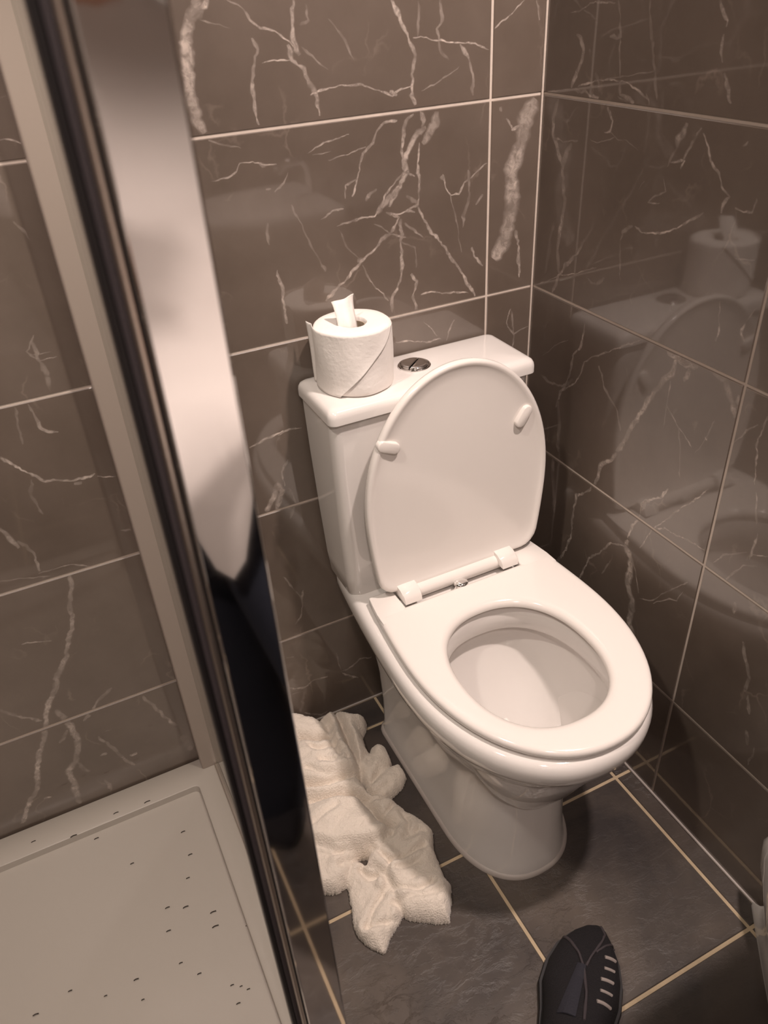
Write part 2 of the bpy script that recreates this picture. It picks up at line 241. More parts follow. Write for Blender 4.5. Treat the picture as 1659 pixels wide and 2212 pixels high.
ROWS = [0, .253, .553, .853, 1.153, 1.453, 1.753, 2.053, H]
VE = {"b":[[11.5,0.95,-523,1303,-516,1296,-527,1283,-534,1274,-541,1246,-543,1214,-543,1197,-542,1174,-535,1157],[4.9,0.8,-503,1304,-507,1295,-516,1293],[2.1,0.8,-480,1299,-462,1293,-453,1278,-440,1270,-422,1264,-403,1250,-392,1237],[4.3,0.8,-406,1248,-402,1230,-388,1218,-381,1199,-372,1185,-370,1161],[1.3,0.9,-444,1231,-427,1231,-405,1230],[4.2,0.8,-391,1295,-398,1277,-399,1257,-395,1242,-391,1235],[3.6,0.7,-453,1259,-449,1246,-459,1222,-460,1207,-461,1189,-461,1159],[2.0,0.95,-382,1189,-362,1192,-335,1194,-308,1194,-292,1189,-275,1181,-258,1174,-248,1180,-225,1185],[5.1,0.9,-263,1179,-251,1174],[4.0,0.85,-255,1288,-243,1269,-230,1243,-222,1226,-225,1193,-226,1168,-222,1159],[1.6,0.95,-223,1242,-202,1241,-192,1236,-174,1236,-156,1232,-130,1229,-99,1219],[3.4,0.45,-180,1284,-177,1260,-184,1250,-179,1225,-167,1211],[2.8,0.3,-213,1285,-216,1242],[3.5,0.6,-148,1229,-133,1211,-125,1190,-127,1162],[1.6,0.5,-211,1175,-181,1187,-159,1196,-148,1201],[1.2,0.5,-518,1282,-502,1279,-480,1271],[2.4,0.3,-347,1273,-330,1252,-313,1223],[2.2,0.4,-388,1244,-374,1233,-353,1215],[2.8,0.3,-376,1290,-375,1273,-388,1269],[1.6,0.9,-91,1244,-70,1256,-41,1276],[2.7,0.8,-20,1274,-14,1249],[1.7,0.8,-535,1098,-513,1101,-499,1107,-493,1116,-475,1115,-460,1109,-441,1109],[4.0,0.6,-466,1111,-457,1109],[1.5,0.7,-393,1115,-369,1127,-329,1133],[1.2,0.6,-387,1113,-359,1115],[1.5,0.7,-364,1103,-336,1108,-304,1113],[2.7,0.75,-252,1142,-274,1142,-285,1134,-293,1118,-308,1105,-316,1088,-323,1067,-332,1050],[3.9,0.8,-221,1151,-234,1143,-244,1124,-247,1100,-242,1075],[6.5,0.85,-205,1128,-220,1124,-232,1107,-242,1087,-240,1072,-252,1054,-268,1041,-284,1027,-292,1018],[2.5,0.85,-237,1074,-264,1056,-279,1042,-288,1024,-296,1016,-326,1016,-359,1013],[5.3,0.7,-253,1051,-265,1037,-269,1025],[4.0,0.7,-230,1151,-215,1150,-208,1137,-212,1129],[9.5,0.5,-186,1147,-190,1130,-201,1119,-213,1108],[3.0,0.8,-217,1109,-221,1085,-218,1059,-219,1040,-223,1023,-243,1016,-227,1013],[4.8,0.8,-290,1053,-301,1049,-311,1042],[4.5,0.5,-242,1037,-223,1024],[2.0,0.8,-346,1036,-364,1033,-383,1024],[2.5,0.6,-244,1072,-226,1063],[3.7,0.85,-266,1014,-255,1008,-267,991,-287,981,-299,966,-323,953,-335,945,-359,925,-388,903],[8.1,0.7,-330,956,-321,955],[4.0,0.75,-253,1006,-254,965,-252,934,-259,910,-272,887,-274,861],[2.6,0.8,-277,1019,-262,1012,-239,1014],[3.7,0.8,-223,1018,-204,985,-188,965,-168,936,-147,911,-134,882,-112,855],[2.3,0.95,-221,880,-202,882,-168,873,-129,865],[3.9,0.7,-239,917,-229,904,-234,879,-228,855],[2.1,0.6,-323,947,-310,920,-292,898,-281,881],[2.0,0.5,-297,1006,-271,985,-244,977],[2.7,0.5,-247,998,-224,981,-213,972],[2.2,0.4,-252,972,-229,958,-228,926],[2.3,0.85,-177,1060,-172,1040,-164,1026,-149,1027,-139,1042,-123,1053,-99,1066],[6.2,0.9,-179,1059,-175,1053],[2.0,0.4,-164,1029,-156,997,-149,962,-143,936],[3.8,0.45,-130,1060,-131,1021,-139,995,-141,974],[3.7,0.6,-126,940,-117,924,-102,906],[3.4,0.5,-106,1021,-116,1005],[3.0,0.5,-465,1033,-467,1002],[3.5,0.8,-460,965,-457,937,-455,899,-454,881],[2.3,0.3,-428,1052,-414,1025,-404,991,-383,951],[5.4,0.5,-390,959,-383,949],[2.0,0.35,-356,1006,-344,977,-326,957],[19.3,0.8,-13,1147,-28,1124,-32,1100,-42,1075,-51,1050,-49,1019,-50,985,-57,950,-69,930,-82,914],[3.5,0.8,-65,1125,-54,1108,-39,1113],[4.4,0.8,-40,954,-32,935,-33,909,-26,873],[2.0,0.7,-341,1048,-340,1066,-321,1073],[6.0,0.4,-77,1142,-75,1135],[1.7,0.4,-534,1152,-518,1142,-488,1134],[1.9,0.4,-449,1073,-434,1083,-426,1096],[2.3,0.7,-461,1079,-453,1078],[2.0,0.8,-271,808,-240,805,-209,795,-184,796],[2.3,0.6,-173,789,-169,804,-159,825],[1.5,0.6,-218,834,-201,818,-191,802],[2.2,0.6,-44,820,-51,795,-34,771,-15,777,1,777],[2.7,0.5,-40,816,-34,774,-36,733],[2.1,0.8,-495,696,-475,703,-453,700],[3.0,0.6,-483,647,-499,623,-496,597],[2.4,0.4,-524,406,-496,345],[2.9,0.5,-490,361,-501,301,-514,283],[3.4,0.3,-490,591,-480,557,-495,527],[2.8,0.9,-545,686,-520,696,-495,701,-462,701],[7.8,0.7,-536,553,-520,581,-508,606,-503,590,-515,555],[3.4,0.8,-548,121,-518,108,-494,117,-464,113],[3.1,0.7,-434,113,-410,114,-389,127,-362,120],[3.1,0.7,-434,113,-419,94,-397,74],[2.2,0.4,-439,171,-434,117],[3.5,0.7,-526,36,-489,8,-475,12],[2.3,0.6,-544,207,-529,202],[2.1,0.5,-544,104,-528,100],[5.0,0.25,-536,41,-526,63,-519,95],[1.5,0.7,-780,1178,-765,1176,-755,1171],[0.9,0.4,-766,1222,-759,1221],[2.5,0.3,-792,1087,-783,1070,-780,1061],[2.0,0.5,-810,942,-825,922,-816,907],[1.2,0.5,-825,914,-796,915],[4.4,0.35,-817,935,-815,928,-813,903,-807,886,-814,860],[1.4,0.5,-827,921,-812,906,-790,907],[3.4,0.65,-845,848,-842,826,-838,809,-831,800,-818,797],[3.2,0.85,-903,780,-887,760,-875,746,-868,736,-859,725,-841,721,-819,715,-795,713,-787,715],[2.3,0.7,-786,709,-760,701],[4.6,0.6,-820,709,-809,706],[3.0,0.25,-860,852,-866,822,-870,791],[3.7,0.3,-874,733,-881,708,-877,671],[5.4,0.5,-937,669,-931,644,-925,625],[3.8,0.5,-923,638,-912,627,-907,609,-910,574],[1.9,0.6,-911,571,-883,571,-860,569,-838,555],[5.9,0.6,-868,550,-885,486,-890,459,-908,414,-930,373,-958,321],[2.1,0.8,-973,448,-929,435],[1.6,0.4,-966,577,-896,561],[3.2,0.4,-776,604,-760,600],[7.1,0.7,-915,398,-941,358,-962,319,-979,288,-990,260,-1001,224,-1019,199,-1044,119,-1076,73,-1092,43],[4.1,0.5,-1043,329,-1017,295,-991,272],[4.8,0.5,-867,291,-895,272,-907,255,-931,238],[8.7,0.6,-964,286,-954,240,-949,200,-958,174,-967,148,-985,127,-987,81,-989,34],[5.8,0.4,-965,140,-953,107],[5.0,0.5,-821,244,-806,199,-780,138],[11.8,0.35,-775,108,-765,58],[5.1,0.4,-916,187,-887,105,-876,78],[6.2,1,-877,109,-863,108],[4.8,0.8,-925,138,-913,136],[4.8,0.4,-933,73,-929,37],[5.5,0.8,-1042,85,-1029,82],[4.0,0.6,-903,193,-891,190],[5.2,0.4,-960,231,-979,205]],"r":[[1.7,0.6,-56,1259,-79,1260,-96,1269,-116,1271,-150,1270],[5.2,0.8,-72,1232,-83,1228,-89,1216,-89,1199,-78,1182,-69,1166],[3.9,0.5,-156,1273,-161,1255,-165,1234,-144,1232],[2.0,0.4,-165,1234,-168,1209,-173,1182],[3.5,0.4,-216,1273,-217,1252,-227,1225,-237,1201,-247,1164],[3.3,0.8,-329,1273,-334,1260,-343,1252,-344,1247],[3.4,0.7,-343,1240,-342,1222,-348,1212],[3.7,0.6,-353,1202,-363,1184,-371,1171],[4.0,0.7,-77,1165,-100,1163,-116,1157,-157,1154],[1.9,0.85,-84,1169,-117,1176,-152,1182,-179,1182,-204,1174,-232,1164],[1.3,0.4,0,1155,-69,1164],[4.1,0.6,-173,1182,-176,1164,-197,1160,-215,1153],[3.1,0.6,-173,1164,-191,1157],[1.0,0.4,-152,1183,-185,1188,-238,1196],[2.3,0.5,-227,1170,-234,1163,-236,1157],[5.8,0.3,-104,1216,-105,1207],[4.1,0.35,-122,1189,-130,1175,-131,1167],[5.8,0.6,-39,1149,-31,1123,-34,1100,-47,1078,-63,1056,-73,1008,-70,969,-63,928,-75,892],[2.2,0.6,-37,1095,-63,1091,-94,1098],[7.5,0.4,-79,1093,-69,1073,-63,1056],[3.5,0.7,-154,1148,-168,1132,-163,1119,-152,1116],[1.2,0.4,-163,1119,-182,1110,-199,1110,-225,1101],[1.4,0.4,-121,1103,-140,1101,-175,1110],[8.3,0.7,-305,1144,-302,1134,-295,1124,-294,1114],[2.3,0.4,-294,1114,-286,1097,-283,1088],[2.4,0.7,-285,1095,-310,1099,-306,1090],[2.7,0.5,-331,1141,-319,1123,-313,1109,-310,1098],[2.6,0.8,-336,1136,-346,1124,-353,1106,-370,1094,-379,1081,-395,1071],[3.4,0.7,-395,1071,-386,1061,-384,1050],[3.9,0.5,-406,1134,-400,1128],[2.9,0.6,-434,1077,-431,1060,-419,1057,-405,1060],[2.2,0.5,-245,1066,-234,1053],[2.0,0.6,-279,1073,-285,1059,-265,1047,-257,1039,-279,1043],[2.3,0.9,-237,1004,-252,997,-287,1005,-316,1017,-337,1031,-357,1046],[4.1,0.5,-233,1003,-214,990,-211,977],[4.5,0.6,-130,961,-113,934,-90,910,-71,888,-60,857],[1.6,0.6,-17,859,-71,888,-129,910,-164,926],[4.5,0.35,-147,903,-168,901,-185,916],[2.2,0.3,-210,974,-222,916],[3.0,0.8,-414,924,-417,907,-415,892],[2.8,0.8,-455,930,-454,916,-461,908],[1.1,0.4,-467,954,-457,933],[1.6,0.5,-420,1002,-450,1008],[1.6,0.4,-411,946,-413,924],[3.5,0.6,-152,831,-146,792,-129,771,-126,742,-116,713,-101,681,-94,655],[2.1,0.6,-281,847,-251,831,-216,806,-178,785,-159,767,-153,746,-142,726,-113,696],[1.5,0.4,-44,737,-76,767,-111,790],[4.0,0.35,-41,700,-79,695,-108,703,-133,726],[6.9,0.3,-97,672,-107,626,-109,571],[7.5,0.4,-96,550,-107,481,-115,435],[6.8,0.75,-395,849,-374,844,-357,848,-352,823,-336,806,-321,775,-302,739,-289,709,-278,680,-260,646],[6.0,0.8,-260,643,-247,620,-228,604,-223,581,-218,557],[4.2,0.7,-210,549,-194,526,-173,507,-169,479,-170,421,-160,374,-133,327],[6.1,0.8,-334,847,-354,847,-367,846,-385,851],[6.6,0.5,-381,841,-373,818],[2.0,0.6,-350,809,-350,771,-379,748,-411,727],[2.0,0.5,-379,748,-390,714,-400,669],[1.7,0.3,-350,771,-353,733],[7.8,0.6,-422,850,-443,848,-453,830,-466,816,-472,803],[5.8,0.5,-479,851,-470,832,-466,816],[3.4,0.5,-194,774,-214,743,-247,718,-263,686],[1.6,0.5,-441,787,-433,754,-418,722],[4.5,0.8,-430,753,-435,753],[1.8,0.6,-509,810,-494,794,-478,768],[2.3,0.7,-519,829,-518,807,-514,783,-520,752,-526,727],[2.2,0.6,-530,718,-544,672],[3.3,0.8,-382,640,-371,620,-352,603,-333,582,-333,559,-322,534,-315,502],[5.5,0.5,-342,594,-335,573],[8.6,0.8,-316,499,-311,481],[3.0,0.7,-310,484,-278,467,-252,431,-228,400,-214,362,-204,322],[10.8,0.75,-314,484,-328,467,-331,440,-332,411,-345,389,-349,369,-350,338,-364,309,-373,308],[2.3,0.5,-327,474,-348,441,-360,412],[1.9,0.7,-455,679,-427,640,-395,596,-369,557,-358,536,-345,500],[2.2,0.7,-373,558,-389,570,-415,572,-442,577,-472,581],[1.7,0.5,-364,403,-393,422,-417,458,-435,482,-455,505],[1.7,0.5,-394,415,-426,451,-440,457,-449,482],[2.6,0.6,-548,660,-548,637,-548,614],[1.2,0.6,-549,623,-573,637],[1.9,0.4,-491,569,-507,595,-540,623],[2.2,0.5,-520,557,-530,580,-540,599,-561,611],[5.8,0.5,-543,532,-545,511],[5.0,0.5,-573,477,-581,456,-596,427,-598,394],[2.4,0.4,-280,431,-264,385],[3.9,0.5,-604,394,-616,361],[5.9,0.5,-621,329,-625,302],[2.6,0.4,-638,312,-641,291,-636,266],[3.4,0.25,-411,53,-448,55,-504,66,-593,55],[1.7,0.3,-448,55,-498,154]]}
GW = .0040
def tile_mesh(du, dv, t, bev=.0011, tri=False):
    """tile lying in u-v with its face at +w; chamfered edges"""
    me = bpy.data.meshes.new('tile')
    a = bev
    V = [(0,0,-t),(du,0,-t),(du,dv,-t),(0,dv,-t),(0,0,-a),(du,0,-a),(du,dv,-a),(0,dv,-a),(a,a,0),(du-a,a,0),(du-a,dv-a,0),(a,dv-a,0)]
    F = [(3,2,1,0)]+[(i,(i+1)%4,4+(i+1)%4,4+i) for i in range(4)]+[(4+i,4+(i+1)%4,8+(i+1)%4,8+i) for i in range(4)]+[(8,9,10,11)]
    me.from_pydata(V, [], F); me.update(); return me
_cache = {}
def wall_tiles(wall, frame, us, rows, veins):
    """frame: (origin, u axis, v axis, normal) of the wall face"""
    O, U, Vv, Nn = [Vector(q) for q in frame]
    cells = {}
    for i in range(len(us)-1):
        for j in range(len(rows)-1):
            u0, u1 = us[i]+GW/2, us[i+1]-GW/2; v0, v1 = rows[j]+GW/2, rows[j+1]-GW/2
            key = (round(u1-u0, 4), round(v1-v0, 4))
            if key not in _cache:
                _cache[key] = tile_mesh(u1-u0, v1-v0, .006); _cache[key].materials.append(m_marble)
            o = bpy.data.objects.new('tile', _cache[key]); COL.objects.link(o)
            mw = Matrix((U, Vv, Nn)).transposed().to_4x4(); mw.translation = O + U*u0 + Vv*v0
            o.matrix_world = mw; o.parent = wall
            cells[(i, j)] = (o, u0, u1, v0, v1, [])
    rnd = random.Random(7)
    for ve in veins:
        wd, op = ve[0]*.001, ve[1]
        P = np.array(ve[2:], float).reshape(-1, 2)*.001
        # densify + meander
        Q = [P[0]]
        for a, b in zip(P, P[1:]):
            L = np.linalg.norm(b-a); n = max(1, int(L/.004))
            for k in range(1, n+1): Q.append(a+(b-a)*k/n)
        Q = np.array(Q); n = len(Q)
        if n < 3: Q = np.array([Q[0], (Q[0]+Q[-1])/2, Q[-1]]); n = 3
        T = np.gradient(Q, axis=0); T /= np.linalg.norm(T, axis=1)[:, None]+1e-9
        Pn = np.stack([-T[:, 1], T[:, 0]], 1)
        jit = np.zeros(n); jw = np.zeros(n); ja = np.zeros(n)
        for f, am in ((.35, 1.0), (.9, .6), (1.9, .35)):
            jit += am*np.sin(f*np.arange(n)+rnd.random()*6.28); jw += am*np.sin(1.3*f*np.arange(n)+rnd.random()*6.28); ja += am*np.sin(.6*f*np.arange(n)+rnd.random()*6.28)
        jr = np.array([rnd.uniform(-1, 1) for _ in range(n)])
        Q = Q + Pn*((jit*.0007+jr*.0006)*min(1.6, .6+wd/.004))[:, None]
        sm_ = 1 if wd < .005 else .35
        Wd = wd*(1+.26*jw*sm_+.25*sm_*np.array([rnd.uniform(-1, 1) for _ in range(n)]))*.5
        s = np.minimum(1, np.minimum(np.arange(n)+1, n-np.arange(n))/3.0)
        Wd = np.maximum(Wd, .0006)*(.35+.65*s)*1.65
        Aa = np.clip(op*(.85+.22*ja), .1, 1)*(.4+.6*s)
        for k in range(n-1):
            m = (Q[k]+Q[k+1])/2
            for c in cells.values():
                if c[1]+.0012 < m[0] < c[2]-.0012 and c[3]+.0012 < m[1] < c[4]-.0012:
                    c[5].append((Q[k], Q[k+1], Pn[k]*Wd[k], Pn[k+1]*Wd[k+1], Aa[k], Aa[k+1], c)); break
    for c in cells.values():
        if not c[5]: continue
        V = []; F = []; A = []
        for (a, b, pa, pb, aa, ab, _) in c[5]:
            i = len(V)
            for p, q, al in ((a, pa, aa), (b, pb, ab)):
                for f, g in ((-1, 0), (-.45, 1), (.45, 1), (1, 0)):
                    x = p + q*f
                    V.append((min(max(x[0], c[1]+.001), c[2]-.001)-c[1], min(max(x[1], c[3]+.001), c[4]-.001)-c[3], .00008)); A.append(al*g)
            for k in range(3): F.append((i+k, i+k+1, i+k+5, i+k+4))
        me = bpy.data.meshes.new('marble_vein'); me.from_pydata(V, [], F); me.update()
        at = me.attributes.new('vein', 'FLOAT', 'POINT'); at.data.foreach_set('value', A)
        me.materials.append(m_vein)
        # keep all ribbons facing the room
        o = bpy.data.objects.new('marble_vein', me); COL.objects.link(o); o.parent = c[0]; o['kind'] = 'stuff'
        o['label'] = 'pale marble veins'
wall_tiles(wall_back, ((0,0,0), (1,0,0), (0,0,1), (0,-1,0)), [X0, -1.2935, -.6935, -.0935, 0], ROWS, VE['b'])
wall_tiles(wall_right, ((0,0,0), (0,1,0), (0,0,1), (-1,0,0)), [Y0, -1.6756, -1.0756, -.4756, 0], ROWS, VE['r'])
wall_tiles(wall_left, ((X0,0,0), (0,1,0), (0,0,1), (1,0,0)), [Y0, -1.8, -1.2, -.6, 0], ROWS, [])

# floor tiles
fx = [X0, -1.3386, -1.0136, -.6885, -.3634, -.0383, 0]; fy = [Y0, -1.745, -1.413, -1.081, -.7488, -.4170, -.0745, 0]
FG = .0055
for i in range(len(fx)-1):
    for j in range(len(fy)-1):
        x0, x1 = fx[i]+FG/2, fx[i+1]-FG/2; y0, y1 = fy[j]+FG/2, fy[j+1]-FG/2
        if i < 3 and y0 > -.862+.0:                      # next to the tray the tiles are cut
            if i < 2: continue
            x0 = -.7195
        elif i < 3 and y1 > -.864 and i < 2: y1 = -.864
        me = tile_mesh(x1-x0, y1-y0, .008, .0016); me.materials.append(m_slate)
        o = bpy.data.objects.new('tile', me); COL.objects.link(o); o.location = (x0, y0, 0); o.parent = floor

# sealant lines in the corners
def bead(name, p, q, r, mat=m_sil):
    bm = bmesh.new(); tube(bm, [p, q], r, 8); return smooth(obj(name, bm, mat, kind='structure'))
bead('trim_1', (-.0012, -.001, .0), (-.0012, -.001, H), .0018, m_grout)
bead('trim_2', (-.001, 0, .001), (-.001, Y0, .001), .0026)
bead('trim_3', (X0, -.001, .001), (0, -.001, .001), .0020)

# door behind the photographer
dr = empty('door_1', (-.75, Y0, 0)); tag(dr, 'white panel door behind the photographer', None, 'structure')
bm = bmesh.new(); box(bm, -1.13, -.37, Y0+.001, Y0+.035, .01, 2.0, .002)
for (x0, x1) in ((-1.03, -.79), (-.71, -.47)):
    for (z0, z1) in ((.2, .85), (1.0, 1.85)):
        for (a, b, c_, d) in ((x0, x1, z0, z0+.02), (x0, x1, z1-.02, z1), (x0, x0+.02, z0+.021, z1-.021), (x1-.02, x1, z0+.021, z1-.021)):
            box(bm, a, b, Y0+.03, Y0+.043, c_, d, .003)
child(obj('door_leaf', bm, m_door), dr)
bm = bmesh.new()
for q in ((-1.21, -1.132, 0, 2.0), (-.368, -.29, 0, 2.0), (-1.21, -.29, 2.001, 2.08)): box(bm, q[0], q[1], Y0+.001, Y0+.022, q[2], q[3], .003)
child(obj('door_frame', bm, m_paint), dr)
bm = bmesh.new(); tube(bm, [(-.44, Y0+.036, 1.0), (-.44, Y0+.085, 1.0), (-.54, Y0+.085, 1.0)], .009, 12)
child(smooth(obj('door_handle', bm, m_chrome)), dr)

# lamp fixtures
def downlight(x, y, lab, q=1):
    t = empty('ceiling_downlight', (x, y, H), lab, 'light')
    bm = bmesh.new(); rings = []
    for r, z in ((.050*q, H), (.050*q, H-.004), (.046*q, H-.007), (.038*q, H-.007), (.036*q, H-.001)):
        rings.append([(x+r*math.cos(a), y+r*math.sin(a), z) for a in [2*math.pi*k/32 for k in range(32)]])
    loft(bm, rings, True, False, False); child(smooth(obj('bezel', bm, m_chrome)), t)
    N = NT('lamp_lens'); N.b.inputs['Emission Color'].default_value = (1, .85, .72, 1); N.b.inputs['Emission Strength'].default_value = 18
    bm = bmesh.new(); rings = [[(x+.036*q*math.cos(a), y+.036*q*math.sin(a), z) for a in [2*math.pi*k/32 for k in range(32)]] for z in (H-.0005, H-.003)]
    loft(bm, rings); child(obj('lens', bm, N.m), t)
downlight(-.050, -.85, 'small round chrome ceiling downlight close to the right wall', .6)
downlight(-1.25, -.62, 'round chrome ceiling downlight above the shower')
downlight(-.98, -1.72, 'added round chrome ceiling downlight near the door, unseen fill light')  # fixture added to go with the unseen fill lamp

# ------------------------------------------------------------------ outlines
def dring(cx, w, yb, yf, z, L=None, p=2.25, rb=.02, taper=0, nb=8, ns=10, nf=44, dz=None):
    """D-shaped plan: square back at yb, rounded front reaching yf; one closed ring of points"""
    if L is None: L = w*1.35
    yc = min(yf+L, yb-rb-.001); L = yc-yf
    pts = []
    for k in range(5):                       # back left corner
        a = math.pi/2*k/4
        pts.append((-w+rb-rb*math.sin(a), yb-rb+rb*math.cos(a)))
    for k in range(1, ns): pts.append((-w, (yb-rb)+(yc-yb+rb)*k/ns))
    for k in range(nf+1):
        a = math.pi*k/nf; c, s = math.cos(a), math.sin(a)
        pts.append((-w*math.copysign(abs(c)**(2/p), c), yc-L*abs(s)**(2/p)))
    for k in range(1, ns): pts.append((w, yc+(yb-rb-yc)*k/ns))
    for k in range(5):
        a = math.pi/2*k/4
        pts.append((w-rb+rb*math.cos(a), yb-rb+rb*math.sin(a)))
    for k in range(1, nb): pts.append((w-rb-(2*w-2*rb)*k/nb, yb))
    out = []
    for x, y in pts:
        f = 1
        if taper and y > yc: f = 1-taper*((y-yc)/(yb-yc))**1.6
        out.append(Vector((cx+x*f, y, z if dz is None else z+dz(x, y))))
    return out

# ------------------------------------------------------------------ toilet
TO = empty('toilet', (-.27, -.3, 0), 'white close-coupled toilet with raised lid against the veined back wall', 'toilet')
# pan: foot, pedestal, rim -> opening -> bowl
CX = -.262
secs = [  # z, cx, w, yb, yf, p, rb
 (.000, -.280, .108, -.075, -.508, 2.3, .03), (.014, -.280, .108, -.075, -.508, 2.3, .03), (.030, -.280, .104, -.073, -.503, 2.3, .03),
 (.090, -.280, .101, -.068, -.498, 2.3, .03), (.160, -.279, .101, -.055, -.492, 2.3, .03), (.205, -.277, .106, -.040, -.492, 2.3, .03), (.240, -.274, .116, -.028, -.502, 2.25, .03),
 (.272, -.270, .133, -.020, -.522, 2.2, .03), (.300, -.266, .152, -.014, -.548, 2.2, .03), (.325, -.263, .168, -.010, -.570, 2.2, .03),
 (.345, -.262, .179, -.008, -.586, 2.2, .03), (.360, -.262, .1850, -.006, -.5950, 2.2, .03), (.366, -.262, .1885, -.006, -.6015, 2.2, .03), (.380, -.262, .1915, -.006, -.6060, 2.2, .03), (.394, -.262, .1915, -.006, -.6070, 2.2, .03),
 (.403, -.262, .189, -.007, -.604, 2.2, .028), (.409, -.262, .184, -.010, -.599, 2.2, .026), (.411, -.262, .177, -.014, -.592, 2.2, .024)]
bm = bmesh.new()
rings = [dring(cx, w_, yb, yf, z, L=w_*1.45, p=p, rb=rb, taper=(.13 if z > .30 else .13*max(0, (z-.2)/.1))) for z, cx, w_, yb, yf, p, rb in secs]
# opening rings: same parametrisation so the deck lofts inwards
def oring(cx, w_, yb, yf, z, p=2.3):
    n = len(rings[0]); yc = (yb+yf)/2; L = (yb-yf)/2; out = []
    for v in rings[0]:
        a = math.atan2(v.y+.30, v.x-CX); 
        out.append(a)
    res = []
    outer = rings[-1]
    for v in outer:
        a = math.atan2((v.y-yc)/L, (v.x-cx)/w_)
        c, s = math.cos(a), math.sin(a)
        r = (abs(c)**p+abs(s)**p)**(-1/p)
        res.append(Vector((cx+w_*c*r, yc+L*s*r, z)))
    return res
rings += [oring(-.264, .128, -.258, -.556, .411), oring(-.264, .122, -.264, -.550, .409), oring(-.264, .118, -.268, -.546, .403),
          oring(-.264, .117, -.270, -.544, .385), oring(-.264, .117, -.270, -.544, .366), oring(-.264, .120, -.267, -.548, .361), oring(-.264, .136, -.250, -.562, .361),
          oring(-.264, .140, -.246, -.563, .352, 2.5), oring(-.264, .137, -.254, -.557, .325, 2.8), oring(-.264, .126, -.275, -.545, .280, 3.0), oring(-.264, .106, -.305, -.530, .235, 3.0),
          oring(-.264, .080, -.345, -.512, .195, 2.8), oring(-.264, .056, -.378, -.495, .165, 2.4), oring(-.264, .046, -.388, -.480, .140), oring(-.264, .042, -.392, -.474, .118)]
loft(bm, rings, True, True, True); recalc(bm)
pan = child(smooth(obj('pan', bm, m_cer), 50), TO)
m_water = pr('still_water', (.75, .78, .76), .0, spec=.5); m_water.node_tree.nodes['Principled BSDF'].inputs['Transmission Weight'].default_value = .9; m_water.node_tree.nodes['Principled BSDF'].inputs['IOR'].default_value = 1.33
bm = bmesh.new(); loft(bm, [oring(-.264, .0560, -.3785, -.4945, .1662, 2.4), oring(-.264, .0575, -.3765, -.4965, .1682, 2.4)]); recalc(bm)
child(obj('water', bm, m_water), TO)
bm = bmesh.new()
loft(bm, [dring(-.280, .113, -.072, -.513, 0, L=.108*1.45, p=2.3, rb=.03), dring(-.280, .1125, -.072, -.5125, .004, L=.108*1.45, p=2.3, rb=.03), dring(-.280, .1085, -.074, -.5085, .008, L=.108*1.45, p=2.3, rb=.03)]); recalc(bm)
child(smooth(obj('sealant_bead', bm, m_sil), 60), TO)

# seat ring
def seat_outer(z, d=0):
    return dring(-.255, .183-d, -.2065-d, -.600+d, z, L=.262-d, p=2.12, rb=.002, taper=.051, nb=24)
def seat_inner(z, outer, d=0):
    cx, w_, yb, yf, p = -.267, .112+d, -.274+d, -.539-d, 2.25
    yc = (yb+yf)/2; L = (yb-yf)/2; res = []
    for v in outer:
        a = math.atan2((v.y-yc)/L, (v.x-cx)/w_); c, s = math.cos(a), math.sin(a); r = (abs(c)**p+abs(s)**p)**(-1/p)
        res.append(Vector((cx+w_*c*r, yc+L*s*r, z)))
    return res
bm = bmesh.new(); ZS = .4155; o0 = seat_outer(0)
rr = [seat_outer(ZS, .003), seat_outer(ZS+.002, .0008), seat_outer(ZS+.006, 0), seat_outer(ZS+.010, .0008), seat_outer(ZS+.013, .003), seat_outer(ZS+.0145, .007), seat_outer(ZS+.015, .012)]
mid = lambda t, z: [a.lerp(b, t)*1 for a, b in zip(seat_outer(z, .012), seat_inner(z, o0, .014))]
rr += [mid(.3, ZS+.0153), mid(.65, ZS+.0153), mid(1, ZS+.015)]
rr += [seat_inner(ZS+.0143, o0, .010), seat_inner(ZS+.0125, o0, .006), seat_inner(ZS+.0095, o0, .0025), seat_inner(ZS+.005, o0, .0004), seat_inner(ZS+.001, o0, .0006), seat_inner(ZS, o0, .003)]
vr = loft(bm, rr, True, False, False)
n = len(vr[0])
for i in range(n):
    j = (i+1) % n; bm.faces.new((vr[-1][i], vr[-1][j], vr[0][j], vr[0][i]))
for sg in (-1, 1):                       # the two ears of the seat either side of the hinge
    xi = -.377 if sg < 0 else -.143
    pts = [(-.255+sg*.1655, -.158), (-.255+sg*.1672, -.1605), (-.255+sg*.1700, -.18), (-.255+sg*.1732, -.205), (-.255+sg*.1735, -.232), (xi+sg*.02, -.232), (xi, -.212), (xi, -.158)]
    cxm = sum(p[0] for p in pts)/8; cym = sum(p[1] for p in pts)/8
    def er(k_, z): return [(cxm+(p[0]-cxm)*k_, cym+(p[1]-cym)*k_, z) for p in pts]
    loft(bm, [er(.96, ZS), er(1, ZS+.002), er(1, ZS+.0125), er(.985, ZS+.0143), er(.93, ZS+.0148)])
recalc(bm); child(smooth(obj('seat', bm, m_plas), 60), TO)
# seat buffers under the ring
for (x, y) in ((-.38, -.28), (-.14, -.28), (-.36, -.50), (-.16, -.50)):
    bm = bmesh.new(); box(bm, x-.008, x+.008, y-.018, y+.018, .410, .4165, .002); child(obj('buffer', bm, m_plas), TO)
